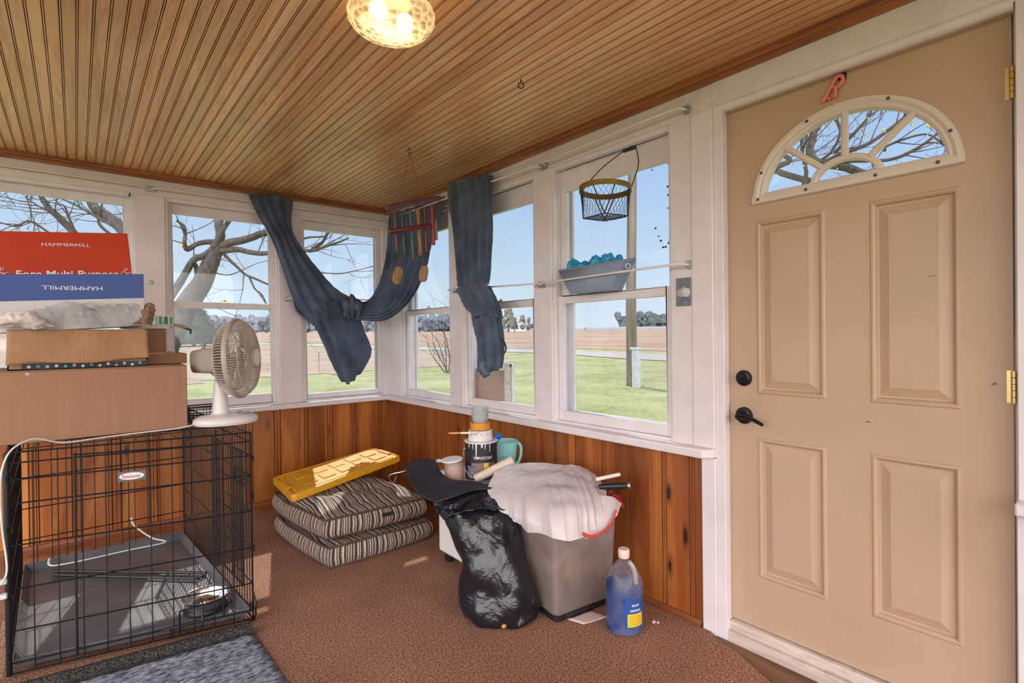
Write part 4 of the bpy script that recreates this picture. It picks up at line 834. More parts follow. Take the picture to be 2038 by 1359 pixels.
# small mesh basket behind the fan base
t=thing('mesh_basket','small grey wire mesh basket on the crate behind the fan base','basket',(-1.47,-.985,.809))
m=M(); b0=V((-1.53,-1.0,.809))
for k in range(12):
    x=-1.545+k*.014; m.wire((x,-1.015,.811),(x,-1.02,.875),.001,4); m.wire((x,-.93,.811),(x,-.925,.875),.001,4); m.wire((x,-1.015,.811),(x,-.93,.811),.001,4)
for k in range(6):
    z=.811+k*.0128; m.tube([(-1.545,-1.015,z),(-1.391,-1.015,z),(-1.391,-.93,z),(-1.545,-.93,z)],.001,4,closed=True)
    y=-1.015+k*.017; m.wire((-1.391,y,.811),(-1.391,y,.875),.001,4); m.wire((-1.545,y,.811),(-1.545,y,.875),.001,4)
obj('mesh',m,BLACKM,t)
m=M(); m.tube([(-1.545,-1.02,.875),(-1.391,-1.02,.875),(-1.391,-.925,.875),(-1.545,-.925,.875)],.003,6,closed=True); obj('rim',m,BLACKM,t)

# ------------------------------------------------------------ rug with rolled edge
RUG=P('blue_grey_loop_rug',(.016,.020,.032),.95,.5,42,bump=1,bscale=120,col2=(.40,.44,.52),stretch=(1,2.1,1))
rug=thing('door_mat','blue grey ribbed mat in front of the crate, its far edge rolled up','rug',(-1.8,-2.0,0))
m=M(); rows=[]
for j in range(41):
    v=j/40; row=[]
    for i in range(41):
        u=i/40; x=-2.55+(1.13)*u+.03*v; y=(-1.455-.15*u)-1.2*v; z=.009+.0028*math.sin(x*170)*math.sin(y*95+math.floor(x*12)*1.3)
        row.append((x,y,z))
    rows.append(row)
m.grid(rows); obj('mat',m,RUG,rug,solid=.007,solid_off=-1)
m=M(); pts=[(-2.55+1.13*k/40,-1.445-.155*k/40+.005*n3((k*.3,0,0)),.026+.003*n3((k*.4,3,0))) for k in range(41)]; m.tube(pts,[.024+.003*n3((k*.6,7,1)) for k in range(41)],14); obj('rolled_edge',m,carpet('charcoal_pile',(.012,.012,.013),(.05,.048,.045),(.15,.14,.13),160.),rug)
# ------------------------------------------------------------ dog beds
ST=[(0,(.50,.42,.33)),(.06,(.04,.035,.04)),(.12,(.56,.47,.38)),(.17,(.20,.09,.06)),(.22,(.03,.03,.035)),(.30,(.60,.52,.42)),(.38,(.10,.10,.12)),(.43,(.50,.41,.32)),(.49,(.03,.025,.025)),(.56,(.30,.15,.10)),(.62,(.60,.52,.43)),(.72,(.025,.025,.03)),(.79,(.36,.28,.2)),(.85,(.17,.08,.06)),(.90,(.62,.55,.45)),(.95,(.05,.05,.06))]
BEDM=stripes('striped_bed_fabric',ST,.115); PIPE=P('dark_brown_piping',(.10,.055,.04),.9,.2,40)
def bed(lab,Fc,Lc,Rc,z0,th,bulge,dips,seed,label_tag=False,rise=0):
    Fc,Lc,Rc=V((*Fc,0)),V((*Lc,0)),V((*Rc,0)); Bc=Lc+Rc-Fc
    t=thing('dog_bed',lab,'dog bed',((Fc.x+Bc.x)/2,(Fc.y+Bc.y)/2,z0),'dog beds in the corner')
    e=(Rc-Fc).normalized(); Ln=(Rc-Fc).length; Wd=(Lc-Fc).length
    def sqr(a,b):    # square -> rounded square
        k=.10; return a*math.sqrt(1-k*b*b),b*math.sqrt(1-k*a*a)
    def P2(a,b):
        a,b=sqr(a,b); u=(a+1)/2; v=(b+1)/2; return Fc*(1-u)*(1-v)+Rc*u*(1-v)+Lc*(1-u)*v+Bc*u*v
    zr=lambda p:z0+th*.86+.014*n3(p,5)+rise*max(0,(p.x-Fc.x)*.5+(p.y-Fc.y)*.5)
    m=M(); N_=44; rows=[];at=[]
    for j in range(N_+1):
        b=-1+2*j/N_; row=[]
        for i in range(N_+1):
            a=-1+2*i/N_; p=P2(a,b); h=bulge*(1-a**4)*(1-b**4)+(.010*n3(p,7)+.010*n3(p+V((5,0,0)),14))*(1-a**6)*(1-b**6)
            for (dx,dy,rr,dd) in dips: h+=dd*math.exp(-((p.x-dx)**2+(p.y-dy)**2)/rr**2)*(1-a**6)*(1-b**6)
            row.append((p.x,p.y,zr(p)+h)); at.append((p-Fc).dot(e)+.02*n3(p,6))
        rows.append(row)
    m.grid(rows,a=at); obj('top_panel',m,BEDM,t,smooth=80)
    per=[(-1+2*k/40,-1) for k in range(40)]+[(1,-1+2*k/40) for k in range(40)]+[(1-2*k/40,1) for k in range(40)]+[(-1,1-2*k/40) for k in range(40)]
    m=M(); rows=[];at=[]; cen=(Fc+Bc)/2
    ring_=[P2(a,b) for a,b in per]; s_=[0]
    for k in range(1,len(ring_)): s_.append(s_[-1]+(ring_[k]-ring_[k-1]).length)
    for f,o in ((1,0),(.75,.018),(.5,.026),(.25,.020),(0,.0)):
        row=[]
        for k,p in enumerate(ring_):
            d=(p-cen).normalized(); zt=zr(p); q=p+d*(o+.006*n3(p+V((0,0,f)),11)); row.append((q.x,q.y,z0+.006+(zt-z0-.006)*f)); at.append(s_[k])
        rows.append(row)
    m.grid(rows,closed=True,a=at); m.add([(p[0],p[1],p[2]) for p in rows[-1]],[tuple(range(len(ring_)))],a=s_); obj('side_gusset',m,BEDM,t,smooth=80)
    for f in (1,0):
        m=M(); m.tube([(p.x,p.y,zr(p) if f else z0+.007) for p in ring_],.007,8,closed=True); obj('piping',m,PIPE,t,smooth=80)
    m=M(); k=22; p=ring_[k]; d=(ring_[k+1]-ring_[k-1]).normalized(); nn=V((d.y,-d.x,0)); c=V((p.x,p.y,z0+.075))+nn*.03
    if label_tag: m.obox(c,d*.032,nn*.001,V((0,0,.011))); obj('label_tag',m,P('black_label',(.02,.02,.025),.7),t)
    return t
bed('striped dog bed lying on the carpet, under the other bed',(-.972,-1.235),(-1.035,-.50),(-.325,-1.205),0.0,.125,.010,[],1)
bed('striped dog bed on top of the other, dented and puffed up under the yellow lid',(-.968,-1.165),(-1.035,-.45),(-.335,-1.165),.128,.125,.045,[(-.30,-.65,.2,.05),(-.25,-.95,.14,.035),(-.80,-1.0,.16,-.02),(-.45,-1.05,.10,-.025),(-.55,-.85,.09,-.02)],2,True)
# yellow tote lid
YEL=P('yellow_plastic',(.85,.42,.02),.3,.05,5,trans=.15)
A,B_,C_,D_=V((-1.007,-0.361,0.305)),V((-1.026,-0.82,0.295)),V((-0.268,-0.697,0.392)),V((-0.315,-0.378,0.4))
lid=thing('tote_lid','yellow plastic storage tote lid lying aslant on the dog beds','lid',(A+C_)/2)
nn=(C_-A).cross(D_-B_).normalized(); nn=nn if nn.z>0 else -nn
def LQ(u,v,h): return A*(1-u)*(1-v)+D_*u*(1-v)+B_*(1-u)*v+C_*u*v+nn*h
def rrect(ins,h,rad=.07,n=6):
    out=[]
    for cu,cv,a0 in ((1-ins-rad*.62,1-ins-rad,0),(ins+rad*.62,1-ins-rad,PI/2),(ins+rad*.62,ins+rad,PI),(1-ins-rad*.62,ins+rad,1.5*PI)):
        for k in range(n+1):
            a=a0+PI/2*k/n; out.append(LQ(cu+rad*.62*math.cos(a),cv+rad*math.sin(a),h))
    return out
m=M(); rr=[rrect(-.0,-.030),rrect(0,.0),rrect(.006,.008),rrect(.022,.010),rrect(.032,.002),rrect(.05,.0),rrect(.062,.009)]; m.grid(rr,closed=True); m.add(rr[-1],[tuple(range(len(rr[-1])))]); l0=obj('panel',m,YEL,lid,smooth=35)
m=M()
for u in (.13,.29,.45,.61,.77): 
    for v0,v1 in ((.20,.46),(.54,.80)):
        q=[LQ(u+.012,v0,.009),LQ(u+.125,v0,.009),LQ(u+.125,v1,.009),LQ(u+.012,v1,.009)]; m.prism(q,nn*.006)
obj('raised_panel',m,YEL,l0,bevel=.003)
for u in (.035,.965):
    m=M(); du=.018; m.prism([LQ(u-du,.3,.004),LQ(u+du,.3,.004),LQ(u+du,.7,.004),LQ(u-du,.7,.004)],nn*.012); obj('latch_tab',m,YEL,lid,bevel=.003)
m=M(); m.tube(smooth_path([(-0.424,-0.837,0.285),(-0.429,-0.833,0.314),(-0.409,-0.849,0.327),(-0.364,-0.886,0.339),(-0.335,-0.911,0.358)],20),.0022,6); m.tube(smooth_path([(-0.424,-0.837,0.285),(-0.41,-0.849,0.272),(-0.4,-0.857,0.291),(-0.39,-0.865,0.31)],12),.0022,6); obj('wire_hanger',m,GALV,label='bent grey wire hook lying on the upper dog bed',cat='wire hook')

# ------------------------------------------------------------ white appliance with paint things on it
WB0,WB1=(-.475,-1.95,.055),(-.06,-1.50,.485)
t=thing('dehumidifier','white boxy appliance on black casters, mostly hidden by the garbage bag','appliance',(-.27,-1.72,0))
m=M(); m.box(WB0,WB1); obj('cabinet',m,P('white_appliance_plastic',(.78,.75,.72),.4,.03,8),t,bevel=.012)
for x in (-.44,-.095):
    for y in (-1.90,-1.55): m=M(); m.lathe([(.026,-.013),(.028,-.010),(.028,.010),(.026,.013)],(x,y,.028),20,(1,0,0)); m.box((x-.008,y-.008,.03),(x+.008,y+.008,.06)); obj('caster',m,BLACKP,t)
ZTOP=.486
CANP=P('black_can_label',(.018,.017,.022),.45,.2,30); CANL=P('dusky_can_label',(.20,.14,.14),.5,.2,14); PAINTW=P('white_paint_drip',(.80,.78,.75),.4)
cb=V((-.392,-1.782,ZTOP)); can=thing('paint_can','black labelled gallon paint can with white drips, on the white appliance','paint can',cb)
m=M(); m.lathe([(.080,0),(.083,.002),(.083,.006),(.0805,.008),(.0805,.182),(.083,.184),(.083,.190),(.079,.191)],cb,48); cbo=obj('can',m,GALV,can)
def cyl(a,z,r=.0812): return cb+V((r*math.cos(a),r*math.sin(a),z))
va=math.atan2(-3.9239-cb.y,-1.9589-cb.x)
m=M(); m.grid([[cyl(va-1.7+3.4*k/30,z) for k in range(31)] for z in (.008,.182)]); lab_=obj('label',m,CANP,can,smooth=60)
m=M(); m.grid([[cyl(va-.62+1.6*k/16,z,.0815) for k in range(17)] for z in (.030,.092)]); obj('label_stripe',m,CANL,lab_,smooth=60)
m=M(); m.grid([[cyl(va+.16+.30*k/6,z,.0818) for k in range(7)] for z in (.060,.092)]); obj('yellow_square',m,P('yellow_print',(.75,.55,.04),.5),lab_,smooth=60)
m=M(); m.grid([[cyl(va-.95+.55*k/8,z,.0817) for k in range(9)] for z in (.015,.075)]); obj('swirl_print',m,P('pale_swirl_print',(.16,.15,.18),.5,.8,60),lab_,smooth=60)
cmap=lambda zc,a0:(lambda x,y:cyl(va+a0+x/.0815,zc+y,.0820))
text('COMPLETE COAT',WTEXT,lab_,'lettering',(0,0,0),(1,0,0),(0,0,1),width=.098,height=.013,mapf=cmap(.117,.12),bold=.01)
text('INTERIOR PAINT & PRIMER',WTEXT,lab_,'lettering',(0,0,0),(1,0,0),(0,0,1),width=.090,height=.005,mapf=cmap(.102,.12))if 0 else None
m=M(); m.lathe([(.0835,0),(.0835,.004),(.076,.006),(.072,.003),(.070,.001),(0,.001)],cb+V((0,0,.187)),48); obj('lid',m,PAINTW,can)
for a,w_,l_ in ((-.30,.05,.075),(-.52,.03,.03),(.25,.035,.03),(.05,.08,.022),(.55,.03,.045),(-.8,.04,.025)):
    m=M(); rows=[]
    for j in range(8):
        f=j/7; ww=w_*(1-.55*f)*(1 if j<7 else .4); rows.append([cyl(va+a+ww*(i/4-.5)*8*.25,.188-l_*f,.0832-.0004*abs(i-2)) for i in range(5)])
    m.grid(rows); obj('paint_drip',m,PAINTW,lab_,smooth=80)
for s_ in (-1,1):
    m=M(); m.lathe([(.010,0),(.010,.004),(.005,.007),(0,.007)],cyl(va+s_*1.5,.15,.0805),12,(math.cos(va+s_*1.5),math.sin(va+s_*1.5),0)); obj('ear',m,GALV,can)
m=M(); m.tube(smooth_path([cyl(va-1.5,.15,.088),cyl(va-1.0,.06,.095),cyl(va-.3,.02,.093),cyl(va+.4,.025,.093),cyl(va+1.0,.06,.095),cyl(va+1.5,.15,.088)],30),.0016,5); obj('bail_handle',m,GALV,can)
# stack on the can
tb=cb+V((-.004,0,.189)); t=thing('tape_tub','white paper tub printed with grey and tan dashes, on the paint can lid','tub',tb)
m=M(); m.lathe([(.058,0),(.062,.003),(.058,.052),(.061,.054),(.054,.056),(.05,.05)],tb,40); tu=obj('tub',m,P('white_paper_tub',(.80,.78,.76),.5),t)
dc=[P('grey_dash',(.25,.30,.34),.6),P('tan_dash',(.45,.30,.18),.6),P('blue_dash',(.22,.34,.42),.6)]
for k in range(14):
    a=va-1.6+k*.24; z=.016+.02*(k%2); m=M(); q=[]
    rows=[[tb+V(((.0615-z*.06)*math.cos(a+dx+e),(.0615-z*.06)*math.sin(a+dx+e),z+dx*.05)) for dx in (-.10,0,.10)] for e,zz in ((-.06,0),(.06,0))]; m.grid(rows); obj('printed_dash',m,dc[k%3],tu)
tb2=tb+V((0,0,.056)); t=thing('paint_cup','orange banded cup between the white tub and the clear cups','cup',tb2)
m=M(); m.lathe([(.044,0),(.050,.002),(.051,.036),(.053,.038),(.046,.038),(.043,.006),(0,.005)],tb2,36); obj('cup',m,P('orange_plastic_cup',(.80,.36,.04),.4,trans=.15),t)
CLR=film('clear_ribbed_cup',(.80,.82,.84),.35,.15,.5,.2,20)
for k in range(5):
    b=tb2+V((0,0,.007+.0155*k)) if k else tb2+V((0,0,.007)); b=tb2+V((0,0,.008+.014*k)); rr_=.0405+.0004*k
    m=M(); m.lathe([(.030,0),(rr_,.044),(rr_+.003,.046),(rr_+.003,.049),(rr_-.001,.049),(.029,.0025),(0,.0015)],b,32)
    obj('plastic_cup',m,CLR,smooth=50,label='clear ribbed plastic cup, %s of the nested stack on the paint can'%['lowest','second from the bottom','middle one','second from the top','topmost'][k],cat='cup',group='nested clear cups')
p0,p1=V((-0.567,-1.755,0.729)),V((-0.448,-1.828,0.726)); t=thing('paint_brush','thin brush with an orange handle jutting left from the cup stack','brush',p1)
m=M(); m.tube([p0,p0.lerp(p1,.25),p0.lerp(p1,.42)],[.0035,.006,.0045],10); obj('handle',m,P('orange_wood_handle',(.70,.30,.07),.5),t)
m=M(); m.tube([p0.lerp(p1,.42),p1],[.005,.0055],10); obj('shaft',m,P('white_handle',(.8,.78,.75),.5),t)
# jar with lid
jb=V((-0.526,-1.738,0.498)); jb.z=ZTOP; t=thing('glass_jar','small cloudy jar with a loose white lid beside the paint can','jar',jb)
m=M(); m.lathe([(.043,0),(.047,.003),(.047,.088),(.044,.094),(.044,.100)],jb,36); obj('jar',m,film('cloudy_jar',(.70,.56,.48),.25,.2,.5,.1),t)
m=M(); m.lathe([(.043,.003),(.043,.080),(0,.082)],jb+V((0,0,.001)),30); obj('contents',m,P('dusty_pink_paint',(.62,.42,.34),.6),t)
m=M(); lc=jb+V((-.012,0,.104)); uu=V((.769,-.639,0)); m.lathe([(.052,0),(.053,.004),(.050,.007),(0,.008)],lc,36,(-.10,0,.99)); m.prism([lc+uu*-.050+V((0,-.022,-.0)),lc+uu*-.052+V((0,.022,0)),lc+uu*-.090+V((0,.006,-.010)),lc+uu*-.090+V((0,-.010,-.010))],(0,0,.004)); obj('lid',m,P('white_lid_plastic',(.85,.84,.83),.4),t)
# teal toy bucket with blue scoop
bb=V((-0.168,-1.698,0.498)); bb.z=ZTOP; TEAL=P('teal_plastic',(.36,.80,.78),.4,.04,8,trans=.15); BLU=P('bright_blue_plastic',(.03,.16,.62),.35)
bk=thing('toy_bucket','pale teal plastic bucket behind the paint can','bucket',bb)
m=M(); m.lathe([(.050,0),(.053,.003),(.067,.135),(.073,.137),(.074,.144),(.069,.146),(.064,.135),(.050,.005),(0,.004)],bb,40); bo=obj('bucket',m,TEAL,bk,smooth=50)
a0=va+PI*.5
m=M(); e=V((.769,-.639,0)); m.tube(smooth_path([bb+e*.066+V((0,0,.138)),bb+e*.092+V((-.01,0,.115)),bb+e*.100+V((-.02,0,.07)),bb+e*.090+V((-.03,0,.03)),bb+e*.055+V((-.05,-.02,.018))],20),.006,8,flat=1.3); obj('handle',m,TEAL,bk)
m=M(); 
for k,(dx,dz) in enumerate(((-.02,.075),(-.006,.078),(.008,.075),(.02,.07))): m.ball(bb+V((-.639,-.769,0))*.0625+e*dx+V((0,0,dz)),.007,8,(1,1,1.2))
obj('raised_motif',m,P('pale_teal_motif',(.35,.68,.66),.5),bo)
s0=bb+V((-.639,-.769,0))*-.02+e*-.035; m=M(); m.tube([s0+V((0,0,.01)),s0+e*-.010+V((0,0,.125)),s0+e*-.012+V((0,0,.150))],[.007,.007,.008],8); rows=[]
c=s0+e*-.002+V((0,0,.165)); m.ball(c,.024,12,(1.1,.7,.75)); obj('toy_shovel',m,BLU,smooth=60,label='bright blue toy shovel sticking up from the teal bucket',cat='toy shovel')
# paint roller cover / cream tube
p0,p1=V((-0.49,-1.866,0.514)),V((-0.349,-1.982,0.604)); m=M(); d=(p1-p0).normalized(); m.lathe([(.019,0),(.021,.003),(.021,(p1-p0).length-.003),(.019,(p1-p0).length),(.011,(p1-p0).length),(.011,(p1-p0).length-.03)],p0,28,d); obj('cardboard_tube',m,P('cream_cardboard_tube',(.66,.55,.44),.7,.05,20),label='cream cardboard tube slanting up from the bags toward the paint can',cat='tube')

# ------------------------------------------------------------ storage bin
BN,BR_,BL_=V((-.455,-2.372,0)),V((-.118,-2.410,0)),V((-.395,-1.985,0)); BK=BR_+BL_-BN
HB=.44; bcx=(BN+BK)/2
bin_=thing('storage_bin','tall translucent storage bin by the right wall, draped with a white bag','storage bin',bcx)
def bq(s_,z,n=5):
    out=[]; C4=[BN,BR_,BK,BL_]
    for k in range(4):
        c=bcx+(C4[k]-bcx)*s_; pv=bcx+(C4[k-1]-bcx)*s_; nx=bcx+(C4[(k+1)%4]-bcx)*s_
        a=c+(pv-c).normalized()*.03; b=c+(nx-c).normalized()*.03
        for i in range(n): t_=i/(n-1); out.append((a*(1-t_)**2+c*2*t_*(1-t_)+b*t_*t_)+V((0,0,z)))
    return out
BINM=film('frosted_bin_plastic',(.56,.47,.43),.36,.25,.45,.04,9)
m=M(); rr=[bq(.93,.030),bq(.97,.045),bq(1.06,HB)]; m.grid(rr,closed=True); m.add(rr[0],[tuple(range(len(rr[0])))]); obj('tub',m,BINM,bin_,smooth=30)
m=M(); rr=[bq(1.075,HB-.045),bq(1.10,HB-.042),bq(1.11,HB+.006),bq(1.05,HB+.012),bq(1.04,HB)]; m.grid(rr,closed=True); obj('rim',m,P('violet_plastic_rim',(.16,.14,.42),.4,.1,8),bin_,smooth=30)
m=M(); rr=[bq(.90,.0),bq(.95,.012),bq(.95,.030),bq(.90,.032)]; m.grid(rr,closed=True); m.add(rr[0],[tuple(range(len(rr[0])))]);  m.add(rr[-1],[tuple(range(len(rr[0])))]); obj('base',m,BLACKP,bin_,smooth=30)
def blob(c,r,sz,seed,amp=.25,n=28):
    m=M(); m.ball((0,0,0),1,n); m.v=[tuple(V(c)+V((p[0]*sz[0],p[1]*sz[1],p[2]*sz[2]))*r*(1+amp*n3(V(p)+V((seed,0,0)),2.0))) for p in m.v]; return m
obj('cloth_bundle',blob((bcx.x+.02,bcx.y,.140),.10,(1.0,1.2,.95),3),P('rust_brown_cloth',(.30,.15,.09),.9,.4,14),label='rust brown cloth bundle dimly visible inside the translucent bin',cat='cloth')
obj('cloth_bundle',blob((bcx.x-.01,bcx.y-.02,.345),.10,(1.0,1.2,.75),9),P('dark_grey_cloth',(.05,.055,.06),.9,.4,14),label='dark cloth bundle in the upper half of the translucent bin',cat='cloth')
m=patch([[(-.36,-2.44,.004),(-.23,-2.47,.004)],[(-.38,-2.36,.002),(-.24,-2.38,.002)]],6,6,lambda u,v,p:.003*n3(p,30)); obj('paper_scrap',m,P('pink_white_paper',(.72,.55,.50),.8),solid=.0006,label='pale paper scrap sticking out beneath the storage bin',cat='paper')
m=M(); m.ball((-.13,-2.62,.008),.008,8,(1.4,1,.8)); m.ball((-.118,-2.632,.006),.006,8); obj('paper_scrap',m,P('pink_scrap',(.7,.5,.5),.8),smooth=20,label='tiny pink crumbs on the carpet right of the blue jug',cat='crumb')
# white plastic bag over the bin
WBAG=film('white_poly_bag',(.96,.90,.90),.08,.2,.35,.35,18)
bagt=thing('plastic_bag','thin white plastic bag draped over the storage bin','plastic bag',(bcx.x,bcx.y,HB))
def wrk(u,v,p): q=p.x*.8-p.y*.6; return .012*n3(p,9)+(.012*n3(V((q*34,0,p.z*3)))+.006*n3(V((q*75,3,p.z*5))))*min(1,1.6*v)+.007*abs(n3(p,22))*(1-v)
m=patch([[(-0.457,-1.978,0.566),(-0.317,-2.015,0.592),(-0.188,-2.123,0.586),(-0.101,-2.221,0.57),(-0.093,-2.292,0.54)],[(-0.529,-2.022,0.532),(-0.401,-2.076,0.561),(-0.25,-2.202,0.564),(-0.173,-2.317,0.554),(-0.152,-2.387,0.519)],[(-0.566,-2.07,0.487),(-0.471,-2.174,0.531),(-0.365,-2.301,0.546),(-0.272,-2.391,0.539),(-0.22,-2.447,0.498)],[(-0.572,-2.142,0.455),(-0.525,-2.26,0.49),(-0.471,-2.408,0.518),(-0.385,-2.479,0.507),(-0.278,-2.49,0.466)],[(-0.545,-2.243,0.417),(-0.547,-2.358,0.448),(-0.513,-2.464,0.458),(-0.431,-2.507,0.444),(-0.332,-2.511,0.428)],[(-0.539,-2.287,0.394),(-0.546,-2.398,0.41),(-0.52,-2.498,0.409),(-0.453,-2.527,0.412),(-0.378,-2.512,0.413)]],90,90,wrk)
obj('bag_body',m,WBAG,bagt,smooth=60)
m=patch([[(-0.244,-2.44,0.516),(-0.202,-2.476,0.505),(-0.16,-2.485,0.473)],[(-0.297,-2.474,0.472),(-0.262,-2.504,0.465),(-0.221,-2.512,0.45)],[(-0.366,-2.496,0.426),(-0.324,-2.518,0.417),(-0.275,-2.519,0.423)],[(-0.425,-2.512,0.397),(-0.383,-2.521,0.396),(-0.335,-2.522,0.405)]],24,30,lambda u,v,p:.006*n3(p,25)); obj('bag_side',m,WBAG,bagt,smooth=60)
REDS=P('red_drawstring',(.62,.05,.05),.5,.2,20)
m=M(); m.tube(smooth_path([(-0.446,-2.52,0.424),(-0.411,-2.536,0.408),(-0.347,-2.538,0.412),(-0.288,-2.535,0.434),(-0.243,-2.52,0.471)],24),.0035,6,flat=1.8); obj('drawstring',m,REDS,bagt)
m=patch([[(-0.078,-2.345,0.501),(-0.06,-2.36,0.484),(-0.039,-2.377,0.461)],[(-0.125,-2.384,0.468),(-0.101,-2.404,0.464),(-0.076,-2.424,0.445)],[(-0.135,-2.415,0.437),(-0.114,-2.432,0.441),(-0.089,-2.44,0.425)]],24,20,lambda u,v,p:.012*n3(p,30)); obj('red_cloth',m,P('red_film',(.55,.03,.025),.35,.3,20),smooth=40,label='crumpled red film bunched beside the white bag',cat='plastic bag')
m=M(); p0,p1=V((-0.207,-2.38,0.564)),V((-0.127,-2.446,0.585)); m.tube([p0,p1],.0085,12); m.lathe([(.0085,0),(.006,.004),(0,.004)],p1,12,p1-p0); obj('wooden_stick',m,P('white_stick',(.78,.70,.62),.6),label='pale round stick poking right from under the white bag',cat='stick')
t=thing('scraper','black handled tool with a silver end, beside the pale stick on the bag','tool',(-0.15,-2.414,0.532))
p0,p1=V((-0.228,-2.415,0.544)),V((-0.131,-2.495,0.547)); m=M(); m.tube(smooth_path([p0,p0.lerp(p1,.3),p0.lerp(p1,.6),p1],14),[.010,.012,.013,.014,.0145,.015,.0155,.016,.0165,.0165,.016,.0155,.015,.0145,.013],14); obj('handle',m,BLACKP,t)
m=M(); m.lathe([(.0145,0),(.0145,.010),(.012,.013),(0,.013)],p1-(p1-p0).normalized()*.004,14,p1-p0); obj('end_cap',m,CHROME,t)
m=M(); m.tube([(-0.229,-2.415,0.468),(-0.214,-2.439,0.489),(-0.186,-2.463,0.51)],[.009,.011,.010],12); obj('grip',m,BLACKP,label='short black grip below the black handled tool',cat='tool')

# ------------------------------------------------------------ black garbage bag and matt sheet
m,t_,o_=nt('shiny_black_poly'); b=N(t_,'ShaderNodeBsdfPrincipled',i_Roughness=.2); b.inputs['Base Color'].default_value=(.008,.009,.013,1); b.inputs['Specular IOR Level'].default_value=.7
vec=mapping(t_,(1,1,.8)); n1=N(t_,'ShaderNodeTexNoise',i_Scale=13.0,i_Detail=5.0,i_Distortion=1.2,i_Roughness=.5); L(t_,vec,n1.inputs['Vector']); L(t_,bumpn(t_,n1.outputs['Fac'],.55,.02),b.inputs['Normal']); L(t_,b.outputs[0],o_.inputs['Surface']); BBAG=m
rows=[]; cs=[((-0.57,-2.199,-0.021),.115,.07),((-0.58,-2.178,0.012),.150,.10),((-0.575,-2.156,0.088),.155,.12),((-0.571,-2.119,0.193),.148,.125),((-0.569,-2.081,0.291),.152,.125),((-0.572,-2.039,0.38),.165,.12),((-0.583,-1.991,0.449),.155,.105),((-0.58,-1.967,0.494),.12,.085),((-0.561,-1.957,0.515),.055,.04)]
cpt=[V(c[0]) for c in cs]; cpt[0].z=max(.006,cpt[0].z); NN=72; RTv=V((.769,-.639,0)); FWv=V((.639,.769,0))
for j in range(57):
    f=j/56; c=cr(cpt,f); rx=cr([V((q[1],q[2],0)) for q in cs],f); row=[]
    for k in range(NN):
        a=2*PI*k/NN; dv=RTv*math.cos(a)*rx.x+FWv*math.sin(a)*rx.y; p=c+dv; wv=1+.16*n3(p,7)+.07*n3(V((p.x*20,p.y*20,p.z*11)))+.05*(abs(n3(p,13))-.2); q=c+dv*wv; q.z=max(.004,q.z+.012*n3(p,15)); row.append(q)
    e1=(BR_-BN); e2=(BL_-BN); det=e1.x*e2.y-e1.y*e2.x
    for q in row:
        w=q-BN; u_q=(w.x*e2.y-w.y*e2.x)/det; v_q=(e1.x*w.y-e1.y*w.x)/det
        mg=.02+.13*max(0,min(1,q.z/.44))
        if u_q>-mg and v_q>-.15: q.x+=e1.x*(-mg-u_q); q.y+=e1.y*(-mg-u_q)
    rows.append(row)
m=M(); m.grid(rows,closed=True); m.add(rows[0],[tuple(range(NN))]); m.add(rows[-1],[tuple(range(NN))])
gb_=thing('garbage_bag','shiny black garbage bag slumped against the storage bin','garbage bag',(-.56,-2.1,0)); obj('bag',m,BBAG,gb_,smooth=80)
m=patch([[(-0.691,-1.81,0.441),(-0.589,-1.816,0.486),(-0.467,-1.892,0.498),(-0.396,-1.976,0.474)],[(-0.732,-1.893,0.431),(-0.658,-1.941,0.472),(-0.562,-2.021,0.497),(-0.476,-2.093,0.474)],[(-0.738,-1.979,0.403),(-0.708,-2.055,0.448),(-0.638,-2.14,0.475),(-0.56,-2.179,0.457)]],50,30,lambda u,v,p:.012*n3(p,14)+.006*n3(p,40)); obj('loose_fold',m,BBAG,gb_,smooth=80,solid=.001)
m=M(); m.ball((-0.637,-2.26,0.023),.009,10,(1.3,1,.9)); obj('orange_pellet',m,P('orange_kibble',(.65,.25,.05),.6),label='tiny orange crumb at the foot of the garbage bag',cat='crumb')
MATB=P('matt_black_sheet',(.016,.018,.024),.55,.25,20,bump=.05)
m=patch([[(-0.776,-1.7,0.597),(-0.727,-1.689,0.606),(-0.658,-1.693,0.605),(-0.612,-1.706,0.593)],[(-0.786,-1.743,0.555),(-0.724,-1.73,0.565),(-0.655,-1.735,0.564),(-0.613,-1.757,0.546)],[(-0.792,-1.804,0.518),(-0.729,-1.804,0.529),(-0.662,-1.808,0.531),(-0.6,-1.833,0.525)],[(-0.782,-1.877,0.491),(-0.718,-1.891,0.509),(-0.635,-1.908,0.524),(-0.547,-1.942,0.528)],[(-0.764,-1.957,0.48),(-0.71,-2.001,0.501),(-0.606,-2.023,0.516),(-0.5,-2.059,0.516)]],40,40,lambda u,v,p:.003*n3(p,14)); obj('rubber_sheet',m,MATB,smooth=60,solid=.005,label='matt black bent sheet curling up left of the garbage bag',cat='sheet')

